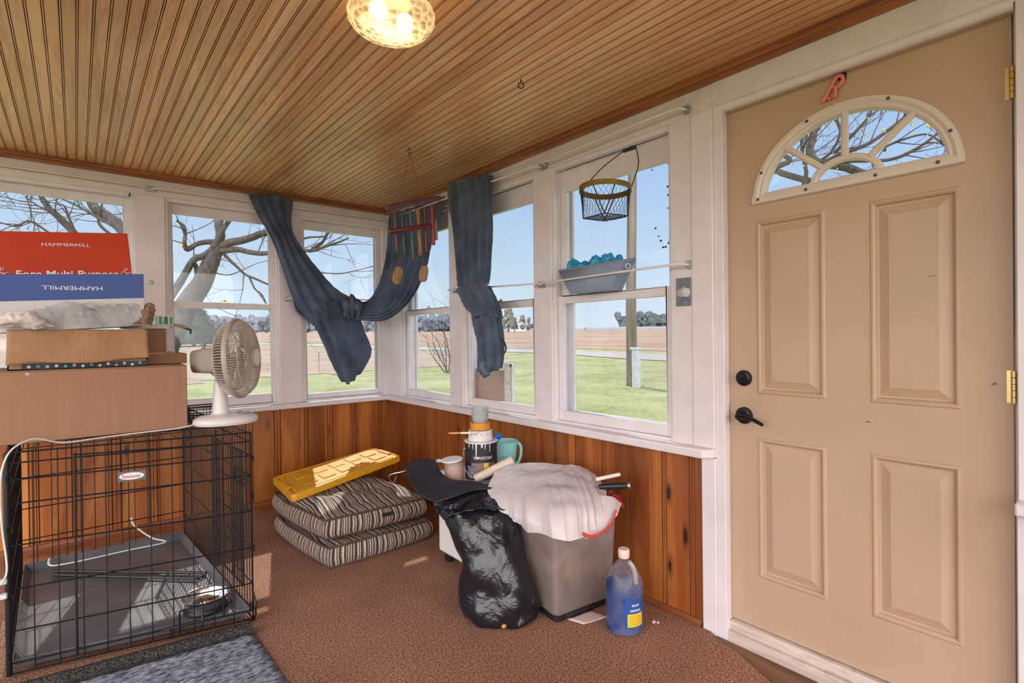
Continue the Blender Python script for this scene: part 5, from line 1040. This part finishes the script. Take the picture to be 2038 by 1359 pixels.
# ------------------------------------------------------------ washer fluid jug
jb=V((-.248,-2.562,.0)); jug=thing('fluid_jug','clear jug of blue windshield washer fluid on the carpet by the wall','jug',jb)
prof=[(.060,0),(.070,.003),(.0745,.012),(.0745,.030),(.0730,.033),(.0745,.037),(.0745,.180),(.073,.192),(.068,.210),(.055,.238),(.038,.262),(.024,.278),(.019,.284),(.019,.300)]
JM=film('clear_jug_plastic',(.60,.60,.68),.9,.1,.5,.05,10)
m=M(); m.lathe(prof,jb,48,caps=False); obj('bottle',m,JM,jug,smooth=50)
m=M(); m.lathe([(0,.001),(.058,.002),(.0725,.012),(.0725,.180),(.0715,.190),(0,.190)],jb,44); obj('fluid',m,P('blue_fluid',(.010,.065,.30),.12,.05,4,trans=.35),jug,smooth=50)
m=M(); m.lathe([(.0225,.292),(.0225,.300),(.0235,.302),(.0235,.322),(.021,.326),(0,.327)],jb,28); obj('cap',m,P('cream_cap',(.82,.66,.58),.45),jug,smooth=40)
m=M(); hv=V((.769,-.639,0)); q=jb+V((-.639,-.769,0))*.018; m.tube(smooth_path([q+hv*.016+V((0,0,.280)),q+hv*.030+V((0,0,.262)),q+hv*.040+V((0,0,.235)),q+hv*.044+V((0,0,.205)),q+hv*.045+V((0,0,.190))],16),.0095,10); obj('handle',m,P('pale_handle_plastic',(.62,.58,.62),.4,trans=.3),jug,smooth=60)
vj=math.atan2(-3.9239-jb.y,-1.9589-jb.x)
def jc(a,z,r=.0752): return jb+V((r*math.cos(a),r*math.sin(a),z))
m=M(); m.grid([[jc(vj+.02+1.35*k/16,z) for k in range(17)] for z in (.042,.150)]); jl=obj('label',m,P('blue_label',(.02,.09,.34),.4,.05,10),jug,smooth=60)
m=M(); m.grid([[jc(vj+.16+.95*k/12,z,.0756) for k in range(13)] for z in (.044,.095)]); obj('yellow_panel',m,P('yellow_label',(.80,.55,.03),.4,.06,60),jl,smooth=60)
jm=lambda zc,a0:(lambda x,y:jc(vj+a0+x/.0755,zc+y,.0759))
text('SPLASH',WTEXT,jl,'lettering',(0,0,0),(1,0,0),(0,0,1),width=.034,height=.009,mapf=jm(.128,.62),bold=.015,shear=.2)
text('ORIGINAL',WTEXT,jl,'lettering',(0,0,0),(1,0,0),(0,0,1),width=.050,height=.009,mapf=jm(.108,.62),bold=.015)
m=M()
for k in range(5): m.grid([[jc(vj+.22+.75*i/8,z,.0759) for i in range(9)] for z in (.052+.008*k,.0535+.008*k)])
obj('fine_print',m,P('dark_fine_print',(.25,.17,.02),.6),jl,smooth=60)

# ------------------------------------------------------------ curtains
CURT,t_,o_=nt('denim_blue_curtain'); b=N(t_,'ShaderNodeBsdfPrincipled',i_Roughness=.9); vec=mapping(t_); n1=N(t_,'ShaderNodeTexNoise',i_Scale=7.0,i_Detail=4.0); n2=N(t_,'ShaderNodeTexNoise',i_Scale=420.0); L(t_,vec,n1.inputs['Vector']); L(t_,vec,n2.inputs['Vector'])
r=ramp(t_,[(.3,(.055,.078,.125)),(.7,(.135,.18,.275))]); L(t_,n1.outputs['Fac'],r.inputs['Fac']); L(t_,r.outputs['Color'],b.inputs['Base Color']); b.inputs['Sheen Weight'].default_value=.25; L(t_,bumpn(t_,n2.outputs['Fac'],.25,.002),b.inputs['Normal'])
tl=N(t_,'ShaderNodeBsdfTranslucent'); L(t_,r.outputs['Color'],tl.inputs['Color']); mx_=N(t_,'ShaderNodeMixShader',i_0=.22); L(t_,b.outputs[0],mx_.inputs[1]); L(t_,tl.outputs[0],mx_.inputs[2]); L(t_,mx_.outputs[0],o_.inputs['Surface'])
def pleat(n,amp,ph=0,top=0): return lambda u,v,p: amp*(.35+.65*min(1,2*v+top))*math.sin(2*PI*n*u+ph+1.6*n3((u*2,v*2.2,ph)))+.010*n3((u*4,v*3,ph+2))+.004*n3(p,30)
def header(m,pts,h=.02):
    pass
c1=thing('curtain','dark blue curtain hung left of the corner, twisted and knotted with its tail hanging','curtain',(-.9,-.08,2.18))
obj('panel',patch([[(-1.049,-0.06,2.176),(-0.958,-0.075,2.191),(-0.86,-0.075,2.197),(-0.757,-0.06,2.181)],[(-1,-0.07,2.052),(-0.926,-0.085,2.057),(-0.848,-0.085,2.054),(-0.772,-0.07,2.031)],[(-0.914,-0.08,1.89),(-0.854,-0.1,1.904),(-0.8,-0.1,1.91),(-0.746,-0.08,1.897)],[(-0.853,-0.09,1.703),(-0.795,-0.12,1.728),(-0.726,-0.12,1.759),(-0.646,-0.09,1.762)],[(-0.802,-0.1,1.53),(-0.718,-0.14,1.566),(-0.622,-0.14,1.614),(-0.535,-0.1,1.634)],[(-0.758,-0.12,1.417),(-0.667,-0.16,1.443),(-0.548,-0.16,1.494),(-0.453,-0.12,1.556)],[(-0.672,-0.13,1.319),(-0.589,-0.17,1.362),(-0.49,-0.17,1.422),(-0.37,-0.14,1.502)],[(-0.591,-0.14,1.276),(-0.535,-0.17,1.312),(-0.442,-0.17,1.364),(-0.328,-0.15,1.442)]],60,90,pleat(4,.011,1,.3)),CURT,c1,smooth=80,solid=.0015)
obj('tail',patch([[(-0.695,-0.14,1.418),(-0.606,-0.17,1.448),(-0.5,-0.18,1.465),(-0.379,-0.16,1.459)],[(-0.662,-0.14,1.319),(-0.583,-0.18,1.311),(-0.461,-0.19,1.319),(-0.313,-0.15,1.345)],[(-0.61,-0.13,1.204),(-0.537,-0.17,1.181),(-0.41,-0.18,1.187),(-0.27,-0.14,1.231)],[(-0.549,-0.12,1.079),(-0.491,-0.16,1.045),(-0.381,-0.17,1.052),(-0.223,-0.13,1.111)],[(-0.491,-0.12,0.959),(-0.443,-0.15,0.921),(-0.358,-0.15,0.946),(-0.252,-0.12,1.008)],[(-0.462,-0.12,0.905),(-0.417,-0.14,0.859),(-0.362,-0.14,0.882),(-0.314,-0.12,0.935)]],60,60,pleat(3.5,.014,2,.5)),CURT,c1,smooth=80,solid=.0015)
obj('lower_fold',patch([[(-0.779,-0.09,1.461),(-0.724,-0.1,1.455),(-0.646,-0.1,1.429)],[(-0.756,-0.09,1.398),(-0.693,-0.11,1.362),(-0.615,-0.11,1.338)],[(-0.68,-0.09,1.334),(-0.644,-0.11,1.291),(-0.579,-0.11,1.302)]],20,20,pleat(2,.008,4,.5)),CURT,c1,smooth=80,solid=.0015)
c2=thing('curtain','dark blue curtain swagged from the corner behind the wind chime to the knot','curtain',(-.08,-.5,2.15))
obj('panel',patch([[(-0.099,-0.237,2.148),(-0.051,-0.433,2.155),(-0.034,-0.681,2.156),(-0.052,-0.952,2.141)],[(-0.102,-0.223,2.035),(-0.064,-0.423,2.017),(-0.039,-0.651,2.004),(-0.045,-0.881,2.011)],[(-0.109,-0.217,1.881),(-0.083,-0.408,1.854),(-0.054,-0.602,1.834),(-0.044,-0.779,1.856)],[(-0.133,-0.211,1.725),(-0.109,-0.414,1.695),(-0.07,-0.576,1.68),(-0.042,-0.704,1.705)],[(-0.182,-0.223,1.587),(-0.16,-0.424,1.55),(-0.121,-0.548,1.528),(-0.075,-0.625,1.543)],[(-0.262,-0.236,1.481),(-0.236,-0.414,1.431),(-0.189,-0.492,1.407),(-0.144,-0.542,1.413)],[(-0.337,-0.226,1.453),(-0.314,-0.362,1.395),(-0.279,-0.418,1.35),(-0.241,-0.436,1.329)],[(-0.405,-0.222,1.466),(-0.396,-0.307,1.403),(-0.373,-0.34,1.352),(-0.352,-0.344,1.327)],[(-0.454,-0.194,1.473),(-0.463,-0.252,1.426),(-0.452,-0.261,1.382),(-0.443,-0.256,1.346)]],80,110,pleat(6,.014,5,.4)),CURT,c2,smooth=80,solid=.0015)
obj('knot',patch([[(-0.488,-0.205,1.464),(-0.456,-0.257,1.505),(-0.42,-0.313,1.496),(-0.367,-0.345,1.438)],[(-0.501,-0.272,1.417),(-0.487,-0.348,1.448),(-0.444,-0.384,1.448),(-0.385,-0.368,1.401)],[(-0.486,-0.272,1.36),(-0.474,-0.333,1.386),(-0.442,-0.361,1.385),(-0.394,-0.335,1.352)],[(-0.454,-0.246,1.332),(-0.44,-0.284,1.338),(-0.418,-0.303,1.338),(-0.393,-0.297,1.331)]],30,30,pleat(3,.010,7,.6)),P('faded_denim_knot',(.10,.13,.18),.9,.4,14,trans=.2),c2,smooth=80,solid=.0015)
c3=thing('curtain','dark blue curtain on the right wall, tied in a knot over the white rod','curtain',(-.09,-1.25,2.15))
obj('panel',patch([[(-0.06,-0.972,2.212),(-0.075,-1.17,2.192),(-0.075,-1.343,2.172),(-0.06,-1.473,2.15)],[(-0.075,-1.016,2.055),(-0.1,-1.215,2.027),(-0.1,-1.384,2.002),(-0.075,-1.484,1.991)],[(-0.08,-1.056,1.883),(-0.11,-1.248,1.849),(-0.11,-1.399,1.824),(-0.08,-1.488,1.82)],[(-0.08,-1.082,1.718),(-0.115,-1.263,1.686),(-0.115,-1.398,1.669),(-0.08,-1.475,1.669)],[(-0.08,-1.097,1.593),(-0.12,-1.278,1.567),(-0.12,-1.403,1.549),(-0.09,-1.472,1.556)],[(-0.08,-1.107,1.528),(-0.12,-1.277,1.49),(-0.12,-1.401,1.481),(-0.09,-1.461,1.507)]],60,70,pleat(5,.011,8,.3)),CURT,c3,smooth=80,solid=.0015)
obj('knot',patch([[(-0.09,-1.11,1.489),(-0.13,-1.291,1.516),(-0.14,-1.445,1.52),(-0.1,-1.493,1.495)],[(-0.11,-1.184,1.438),(-0.17,-1.4,1.464),(-0.17,-1.518,1.472),(-0.12,-1.565,1.437)],[(-0.11,-1.26,1.372),(-0.17,-1.459,1.395),(-0.17,-1.564,1.395),(-0.12,-1.614,1.36)],[(-0.11,-1.333,1.313),(-0.15,-1.469,1.32),(-0.15,-1.555,1.316),(-0.12,-1.627,1.297)]],40,40,pleat(3,.012,9,.6)),CURT,c3,smooth=80,solid=.0015)
obj('tail',patch([[(-0.1,-1.288,1.367),(-0.14,-1.447,1.368),(-0.14,-1.543,1.369),(-0.11,-1.579,1.379)],[(-0.1,-1.323,1.274),(-0.14,-1.474,1.261),(-0.14,-1.569,1.259),(-0.1,-1.601,1.27)],[(-0.1,-1.352,1.168),(-0.14,-1.491,1.157),(-0.14,-1.586,1.157),(-0.1,-1.618,1.168)],[(-0.1,-1.361,1.071),(-0.14,-1.499,1.064),(-0.14,-1.584,1.066),(-0.1,-1.611,1.077)],[(-0.1,-1.349,0.992),(-0.13,-1.47,0.981),(-0.13,-1.556,1.002),(-0.1,-1.592,1.016)]],50,50,pleat(3,.013,3,.5)),CURT,c3,smooth=80,solid=.0015)
obj('tie',M().tube(smooth_path([(-0.13,-1.628,1.191),(-0.13,-1.655,1.163),(-0.13,-1.667,1.126),(-0.13,-1.645,1.098)],10),.006,6,flat=.4),BLACKP,c3)
obj('turned_hem',patch([[(-0.13,-1.391,1.043),(-0.16,-1.478,1.076),(-0.15,-1.512,1.047)],[(-0.13,-1.405,0.99),(-0.17,-1.509,1.002),(-0.14,-1.531,0.984)],[(-0.12,-1.421,0.966),(-0.14,-1.492,0.962),(-0.13,-1.527,0.978)]],16,16,pleat(1,.006,2,.5)),P('faded_denim_lining',(.16,.20,.26),.9,.3,14,trans=.2),c3,smooth=80,solid=.0015)

# ------------------------------------------------------------ rods
RODM=P('white_enamel_rod',(.80,.78,.78),.3,.03,10)
def rod(lab,pts,r_=.0065,br=()):
    t=thing('curtain_rod',lab,'curtain rod',pts[len(pts)//2]); m=M(); m.tube(pts,r_,10,flat=.8); obj('rod',m,RODM,t,smooth=50)
    for q,ex in br:
        m=M(); q=V(q); m.obox(q,(.004,.004,0) if not ex else ex[0],(-.004,.004,0) if not ex else ex[1],(0,0,.016)); obj('bracket',m,GALV,t,bevel=.001)
XB=((.005,0,0),(0,.012,0)); YB=((.012,0,0),(0,.005,0))
rod('white cafe rod across the nearest right-hand window, in front of the grey bin',[(-.012,-2.725,1.484),(-.060,-2.72,1.484),(-.072,-2.70,1.484),(-.072,-1.86,1.475),(-.060,-1.845,1.475),(-.012,-1.842,1.475)],br=(((-.012,-2.727,1.484),XB),((-.012,-1.842,1.475),XB)))
rod('white cafe rod across the middle right-hand window, through the knotted curtain',[(-.012,-1.822,1.478),(-.060,-1.82,1.478),(-.072,-1.80,1.478),(-.072,-1.00,1.508),(-.060,-.985,1.508),(-.012,-.982,1.508)],br=(((-.012,-1.822,1.478),XB),((-.012,-.982,1.508),XB)))
rod('white upper rod above the nearest right-hand window',[(-.015,-2.72,2.122),(-.05,-2.712,2.122),(-.058,-2.69,2.122),(-.058,-1.90,2.112),(-.05,-1.885,2.112),(-.015,-1.88,2.112)],br=(((-.012,-2.722,2.122),XB),((-.012,-1.87,2.112),XB)))
rod('white upper rod carrying the knotted curtain on the right wall',[(-.015,-1.845,2.110),(-.05,-1.835,2.110),(-.058,-1.81,2.110),(-.058,-.10,2.125),(-.012,-.08,2.125)],br=(((-.012,-1.85,2.110),XB),))
rod('white upper rod left of the crossing hook on the back wall',[(-3.1,-.045,2.148),(-1.64,-.045,2.133),(-1.615,-.04,2.133),(-1.61,-.012,2.133)],br=(((-1.605,-.012,2.133),YB),))
rod('white upper rod carrying the twisted curtain on the back wall',[(-1.585,-.012,2.132),(-1.58,-.04,2.132),(-1.56,-.045,2.132),(-.05,-.045,2.140),(-.04,-.012,2.14)],br=(((-1.582,-.012,2.132),YB),))
rod('short white cafe rod crossing the corner window behind the twisted curtain',[(-.80,-.012,1.482),(-.795,-.055,1.482),(-.775,-.065,1.482),(-.10,-.065,1.497),(-.08,-.012,1.497)],br=(((-.80,-.012,1.482),YB),((-.08,-.012,1.497),YB)))
t=thing('wall_hook','small metal hook at the top corner of the far left window','hook',(-1.70,-.01,2.075)); m=M(); m.tube([(-1.70,0.0,2.075),(-1.70,-.02,2.075),(-1.70,-.03,2.065),(-1.70,-.03,2.085)],.004,8); obj('hook',m,DARKBR,t)
m=M(); m.box((-1.612,-.010,1.543),(-1.590,-.004,1.567)); obj('wall_clip',m,GALV,bevel=.003,label='small square metal clip on the white post left of the middle window',cat='clip')

# ------------------------------------------------------------ wind chime
t=thing('wind_chime','bamboo wind chime with coloured tubes hanging from the ceiling near the corner','wind chime',(-.548,-1.368,2.235))
STR=P('red_brown_cord',(.22,.07,.03),.8); hk=V((-.548,-1.368,2.235))
m=M(); m.wire(hk,hk-V((0,0,.012)),.003,8); m.tube([hk+V((.011*math.sin(a),0,-.023-.011*math.cos(a))) for a in [PI+.3+k*5.6/14 for k in range(15)]],.002,6); obj('screw_eye',m,DARKBR,t)
b0,b1=V((-0.693,-1.37,1.884)),V((-0.358,-1.37,1.988)); m=M(); m.lathe([(.012,0),(.0145,.002),(.0145,(b1-b0).length-.002),(.012,(b1-b0).length),(.009,(b1-b0).length),(.009,(b1-b0).length-.02)],b0,18,b1-b0); obj('top_bar',m,P('plum_bamboo',(.13,.045,.062),.35,.2,20),t)
m=M(); m.tube([hk-V((0,0,.03)),(-0.62,-1.37,1.911)],.0012,5); m.tube([hk-V((0,0,.03)),(-0.465,-1.37,1.959)],.0012,5); obj('cord',m,STR,t)
for a,b,r_,c in (((-0.641,-1.37,1.862),(-0.632,-1.37,1.654),.0085,(.09,.012,.018)),((-0.597,-1.365,1.864),(-0.582,-1.365,1.643),.010,(.015,.02,.06)),((-0.553,-1.375,1.885),(-0.536,-1.375,1.624),.0105,(.02,.07,.05)),((-0.504,-1.37,1.904),(-0.489,-1.37,1.651),.0125,(.27,.11,.025)),((-0.457,-1.365,1.923),(-0.45,-1.365,1.677),.0115,(.13,.022,.014)),((-0.417,-1.375,1.938),(-0.407,-1.375,1.714),.011,(.30,.018,.02)),((-0.386,-1.36,1.855),(-0.378,-1.36,1.748),.009,(.30,.22,.10))):
    m=M(); a,b=V(a),V(b); ln=(b-a).length; m.lathe([(r_*.7,0),(r_,.001),(r_,ln-.03),(r_*.95,ln-.012),(r_*.75,ln)],a,16,b-a); o=obj('tube',m,P('painted_bamboo',c,.3,.15,14),t,smooth=50)
    m=M(); m.wire(a,a+V((0,0,.035)),.0008,4); obj('cord',m,STR,o)
p0,p1=V((-0.685,-1.39,1.755)),V((-0.438,-1.39,1.82)); m=M(); m.lathe([(.010,0),(.0115,.002),(.0115,(p1-p0).length),(.008,(p1-p0).length),(.008,(p1-p0).length-.01)],p0,16,p1-p0); obj('cross_bar',m,P('red_bamboo',(.14,.014,.018),.3,.15,14),t)
for c,dx in (((-0.641,-1.39,1.528),.3),((-0.465,-1.36,1.551),.25)):
    c=V(c); m=M(); n=20; ring_=[]
    for k in range(n):
        a=2*PI*k/n; x=.026*(abs(math.cos(a))**.7)*(1 if math.cos(a)>0 else -1); z=.046*(abs(math.sin(a))**.7)*(1 if math.sin(a)>0 else -1); ring_.append(c+V((x*math.cos(dx)+z*.18,-.008,z-x*.1)))
    m.prism(ring_,(0,.014,0)); o=obj('clapper',m,wood('bamboo_clapper',[(.3,(.26,.13,.05)),(.7,(.45,.26,.11))],(60,10,8)),t,bevel=.003)
    m=M(); m.wire(c+V((.008,0,.045)),c+V((.0,0,.20)),.0008,4); obj('cord',m,STR,o)
t=thing('screw_eye','small dark screw eye in the ceiling right of the lamp','hook',(-.562,-2.316,2.235)); hk=V((-.562,-2.316,2.235)); m=M(); m.wire(hk,hk-V((0,0,.012)),.0028,8); m.tube([hk+V((.011*math.sin(a)*.77,-.011*math.sin(a)*.64,-.024-.012*math.cos(a))) for a in [PI+.2+k*5.8/14 for k in range(15)]],.0022,6); obj('eye',m,DARKBR,t)

# ------------------------------------------------------------ hanging wire basket
bc=V((-.13,-2.385,1.850)); t=thing('wire_basket','round rimmed black wire basket hanging in front of the nearest right-hand window','basket',bc)
m=M(); R=.112; m.lathe([(R-.003,-.012),(R+.004,-.013),(R+.004,.010),(R-.003,.011),(R-.003,-.012)],bc,44,(0.05,0,1),caps=False); obj('rim',m,P('olive_bronze_rim',(.22,.15,.02),.4,.2,20,metal=.3),t,smooth=50)
cor=[bc+V((-.072,.068,-.128)),bc+V((-.080,-.062,-.130)),bc+V((.066,-.072,-.122)),bc+V((.070,.064,-.120))]
m=M(); m.tube(cor,.0026,6,closed=True)
ang=[math.atan2((c-bc).y,(c-bc).x) for c in cor]
def rimp(a): return bc+V((R*math.cos(a),R*math.sin(a),-.008))
for k in range(4):
    a=ang[k]; m.wire(cor[k],rimp(a-.42),.0026,6); m.wire(cor[k],rimp(a+.42),.0026,6)
obj('frame',m,BLACKM,t)
m=M()
def bw(a,f):
    # wall point: rim (f=0) to square base (f=1)
    p=rimp(a); k=0; d=V((math.cos(a),math.sin(a),0)); s_=.072/max(abs(d.x),abs(d.y)); q=bc+d*min(s_,.098)+V((0,0,-.126)); return p.lerp(q,f)
nn_=30
for i in range(nn_):
    for s_ in (1,-1): m.tube([bw(2*PI*(i+s_*j*.5)/nn_,j/6) for j in range(7)],.0007,4)
for i in range(-6,7):
    for s_ in (1,-1):
        pts=[]
        for j in range(13):
            u=-1+2*j/12; x,y=u*.068,(i/6*.068+s_*u*.068)
            if abs(y)<=.068: pts.append(bc+V((x,y,-.127)))
        if len(pts)>1: m.tube(pts,.0007,4)
obj('chicken_wire',m,BLACKM,t)
hp=V((-.045,-2.455,2.028)); m=M(); e=V((.03,-.05,.012)).normalized(); g0,g1=hp-e*.03,hp+e*.03
m.tube(smooth_path([rimp(2.2),rimp(2.2).lerp(g0,.55)+V((-.012,.012,0)),g0],12),.0024,6); m.tube(smooth_path([rimp(-1.0),rimp(-1.0).lerp(g1,.55)+V((.006,-.02,0)),g1],12),.0024,6); h_=obj('bail',m,BLACKM,t)
m=M(); m.lathe([(.004,0),(.0085,.002),(.0085,.058),(.004,.06)],g0,14,e); obj('grip',m,BLACKM,h_)
m=M(); m.tube([(.0,-2.455,2.045),(-.03,-2.455,2.045),(-.05,-2.455,2.037),(-.052,-2.455,2.047)],.003,6); obj('hook_nail',m,GALV,label='small nail in the window head holding the wire basket',cat='nail')

# ------------------------------------------------------------ grey planter bin with blue bags on the sash rail
zb,zt=1.4085,1.535
GP=P('blue_grey_plastic',(.40,.47,.60),.35,.05,8,trans=.4)
t=thing('plastic_bin','long blue grey plastic bin wedged on the nearest window rail behind the rod','bin',(-.01,-2.22,zb))
b4=[(-.052,-2.085,zb),(-.052,-2.345,zb),(.030,-2.345,zb),(.030,-2.085,zb)]; u4=[(-.060,-2.015,zt-.006),(-.060,-2.415,zt),(.032,-2.425,zt+.014),(.032,-2.02,zt+.012)]
m=M(); m.grid([b4,u4],closed=True); m.add(b4,[(0,1,2,3)]); bo=obj('tub',m,GP,t,solid=.0035,smooth=30)
m=M(); m.tube(u4,.0045,8,closed=True); obj('rim',m,GP,t)
m=M(); cc=V((-.010,-2.413,zt-.022)); m.tube([cc+V((.018*math.cos(a),-.001,.011*math.sin(a))) for a in [2*PI*k/20 for k in range(20)]],.0022,6,closed=True); obj('handle_grommet',m,WTEXT,bo)
BAGB=P('cyan_blue_film',(.07,.56,1.0),.25,.3,18,trans=.5,bump=.4,bscale=40)
for k,(y,h_,s_) in enumerate(((-2.080,.044,.036),(-2.150,.028,.028),(-2.220,.046,.034),(-2.295,.048,.034),(-2.358,.032,.024))):
    m=M(); m.ball((0,0,0),1,26); m.v=[tuple(V((-.014,y,zt-.012))+V((p[0]*.034,p[1]*s_,p[2]*h_+.012))*1.0*(1+.38*n3(V(p)+V((k*3.1,0,0)),2.6)+.12*n3(V(p)+V((k*3.1,4,0)),8))) for p in m.v]
    obj('rolled_bag',m,BAGB,smooth=25,label='crumpled blue plastic bag in the window bin, %s'%['farthest left','second from the left','in the middle','second from the right','farthest right'][k],cat='plastic bag',group='blue bags in the window bin')

# ------------------------------------------------------------ coral clip on the door
t=thing('letter_magnet','coral letter R hanging tilted on a clip above the door fanlight','letter',(DX,-3.235,2.045))
m=M(); m.box((DX-.006,-3.285,2.052),(DX-.001,-3.262,2.074)); obj('clip',m,DARKBR,t,bevel=.001)
pts=lambda L_:[V((DX-.012,-3.245+a,2.035+b)) for a,b in L_]
CORAL=P('coral_plastic',(.80,.22,.16),.4,.05,20)
m=M(); m.tube(smooth_path(pts([(.030,-.040),(.012,-.012),(-.004,.016),(-.016,.030),(-.030,.026),(-.032,.010),(-.020,-.004),(-.002,-.002)]),26),.0065,8); m.tube(smooth_path(pts([(-.012,-.004),(-.008,-.022),(-.010,-.040)]),8),.0065,8); m.tube(smooth_path(pts([(.030,-.040),(.018,-.030),(.006,-.040)]),8),.005,8); obj('letter',m,CORAL,t,smooth=60)

# ------------------------------------------------------------ ceiling lamp
lc=V((-1.198,-2.444,2.235)); t=thing('ceiling_light','round pressed glass ceiling light with two glowing bulbs','ceiling light',lc)
m=M(); m.lathe([(.075,0),(.078,-.006),(.070,-.020),(.05,-.024),(0,-.025)],lc,36); obj('canopy',m,BRASS,t)
GM,t_,o_=nt('pressed_amber_glass'); vec=mapping(t_); vo=N(t_,'ShaderNodeTexVoronoi',i_Scale=42.0,feature='F1'); L(t_,vec,vo.inputs['Vector']); nm=bumpn(t_,vo.outputs['Distance'],1.0,.02)
gl=N(t_,'ShaderNodeBsdfGlossy',i_Roughness=.12); L(t_,nm,gl.inputs['Normal']); tp=N(t_,'ShaderNodeBsdfTransparent'); tp.inputs['Color'].default_value=(1,.95,.84,1); tl=N(t_,'ShaderNodeBsdfTranslucent'); tl.inputs['Color'].default_value=(.95,.84,.62,1); L(t_,nm,tl.inputs['Normal'])
r=ramp(t_,[(.0,(.25,)*3),(.5,(.8,)*3)]); L(t_,vo.outputs['Distance'],r.inputs['Fac']); m1=N(t_,'ShaderNodeMixShader'); L(t_,r.outputs['Color'],m1.inputs[0]); L(t_,tp.outputs[0],m1.inputs[1]); L(t_,tl.outputs[0],m1.inputs[2])
m2=N(t_,'ShaderNodeMixShader',i_0=.14); L(t_,m1.outputs[0],m2.inputs[1]); L(t_,gl.outputs[0],m2.inputs[2]); L(t_,m2.outputs[0],o_.inputs['Surface'])
m=M(); n=64; rows=[]
for i,(r_,z) in enumerate([(.085,-.018),(.118,-.022),(.130,-.036),(.133,-.050),(.130,-.064),(.120,-.078),(.103,-.090),(.078,-.100),(.048,-.107),(.018,-.110),(0.0005,-.1105)]):
    rows.append([lc+V((r_*(1+.012*math.cos(24*2*PI*k/n*.5+i*PI))*math.cos(2*PI*k/n),r_*(1+.012*math.cos(24*2*PI*k/n*.5+i*PI))*math.sin(2*PI*k/n),z)) for k in range(n)])
m.grid(rows,closed=True); obj('glass_shade',m,GM,t,smooth=25)
BULB=emis('glowing_bulb',(1,.80,.48),7)
for s_ in (-1,1):
    c=V((-1.252,-2.462,2.177)) if s_<0 else V((-1.157,-2.451,2.177)); m=M(); m.ball(c,.027,16,(1,1,1.15)); obj('bulb',m,BULB,t)
pl=bpy.data.lights.new('lamp_glow','POINT'); pl.energy=.7; pl.color=(1,.78,.50); pl.shadow_soft_size=.05; po=bpy.data.objects.new('lamp_glow',pl); COL.objects.link(po); po.location=lc+V((0,0,-.05))
# ------------------------------------------------------------ world, sun, camera
w=bpy.data.worlds.new('World'); sc.world=w; w.use_nodes=True; t=w.node_tree; t.nodes.clear()
o=t.nodes.new('ShaderNodeOutputWorld'); bg=t.nodes.new('ShaderNodeBackground'); tc=t.nodes.new('ShaderNodeTexCoord')
sx=N(t,'ShaderNodeSeparateXYZ'); L(t,tc.outputs['Generated'],sx.inputs[0])
r=ramp(t,[(.0,(.66,.76,.82)),(.06,(.62,.74,.83)),(.22,(.44,.60,.80)),(.42,(.30,.48,.78)),(1,(.16,.32,.68))]); L(t,sx.outputs['Z'],r.inputs['Fac'])
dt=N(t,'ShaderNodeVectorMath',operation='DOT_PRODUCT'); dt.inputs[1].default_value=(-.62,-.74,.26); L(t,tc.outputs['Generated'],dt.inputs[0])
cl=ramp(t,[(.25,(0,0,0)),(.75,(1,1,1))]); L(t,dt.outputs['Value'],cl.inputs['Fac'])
mx=N(t,'ShaderNodeMix',data_type='RGBA'); L(t,cl.outputs['Color'],mx.inputs['Factor']); L(t,r.outputs['Color'],mx.inputs['A']); mx.inputs['B'].default_value=(3.9,3.7,3.8,1)   # sky brightened behind the camera, added to fill the interior with light
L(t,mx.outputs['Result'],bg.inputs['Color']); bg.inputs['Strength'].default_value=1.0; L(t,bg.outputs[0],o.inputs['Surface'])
sl=bpy.data.lights.new('sun','SUN'); sl.energy=4.2; sl.angle=.009; sl.color=(1,.95,.86)
so=bpy.data.objects.new('sun',sl); COL.objects.link(so)
el=math.radians(44); dv=V((-.28,-1,0)).normalized()*math.cos(el)-V((0,0,math.sin(el))); so.rotation_euler=dv.to_track_quat('-Z','Y').to_euler(); so.location=(3,12,10)
cam=bpy.data.cameras.new('camera'); co=bpy.data.objects.new('camera',cam); COL.objects.link(co)
cam.sensor_fit='HORIZONTAL'; cam.sensor_width=36; cam.lens=1045.5208/2038*36; cam.shift_y=-4.4749/2038; cam.clip_start=.05; cam.clip_end=2000
yaw,pitch,roll=.6928,-.0049,-.0113
fw=V((math.sin(yaw)*math.cos(pitch),math.cos(yaw)*math.cos(pitch),math.sin(pitch))); rt=V((math.cos(yaw),-math.sin(yaw),0)); up=rt.cross(fw)
R=rt*math.cos(roll)+up*math.sin(roll); U=-rt*math.sin(roll)+up*math.cos(roll)
co.matrix_world=Matrix(((R.x,U.x,-fw.x,-1.9589),(R.y,U.y,-fw.y,-3.9239),(R.z,U.z,-fw.z,1.1958),(0,0,0,1)))
sc.camera=co
sc.view_settings.view_transform='Standard'; sc.view_settings.look='None'; sc.view_settings.exposure=0.22; sc.view_settings.gamma=1.0; sc.view_settings.use_curve_mapping=False
sc.cycles.use_denoising=True; sc.cycles.max_bounces=10; sc.cycles.transparent_max_bounces=24; sc.cycles.diffuse_bounces=5; sc.cycles.sample_clamp_indirect=8; sc.cycles.caustics_reflective=False; sc.cycles.caustics_refractive=False
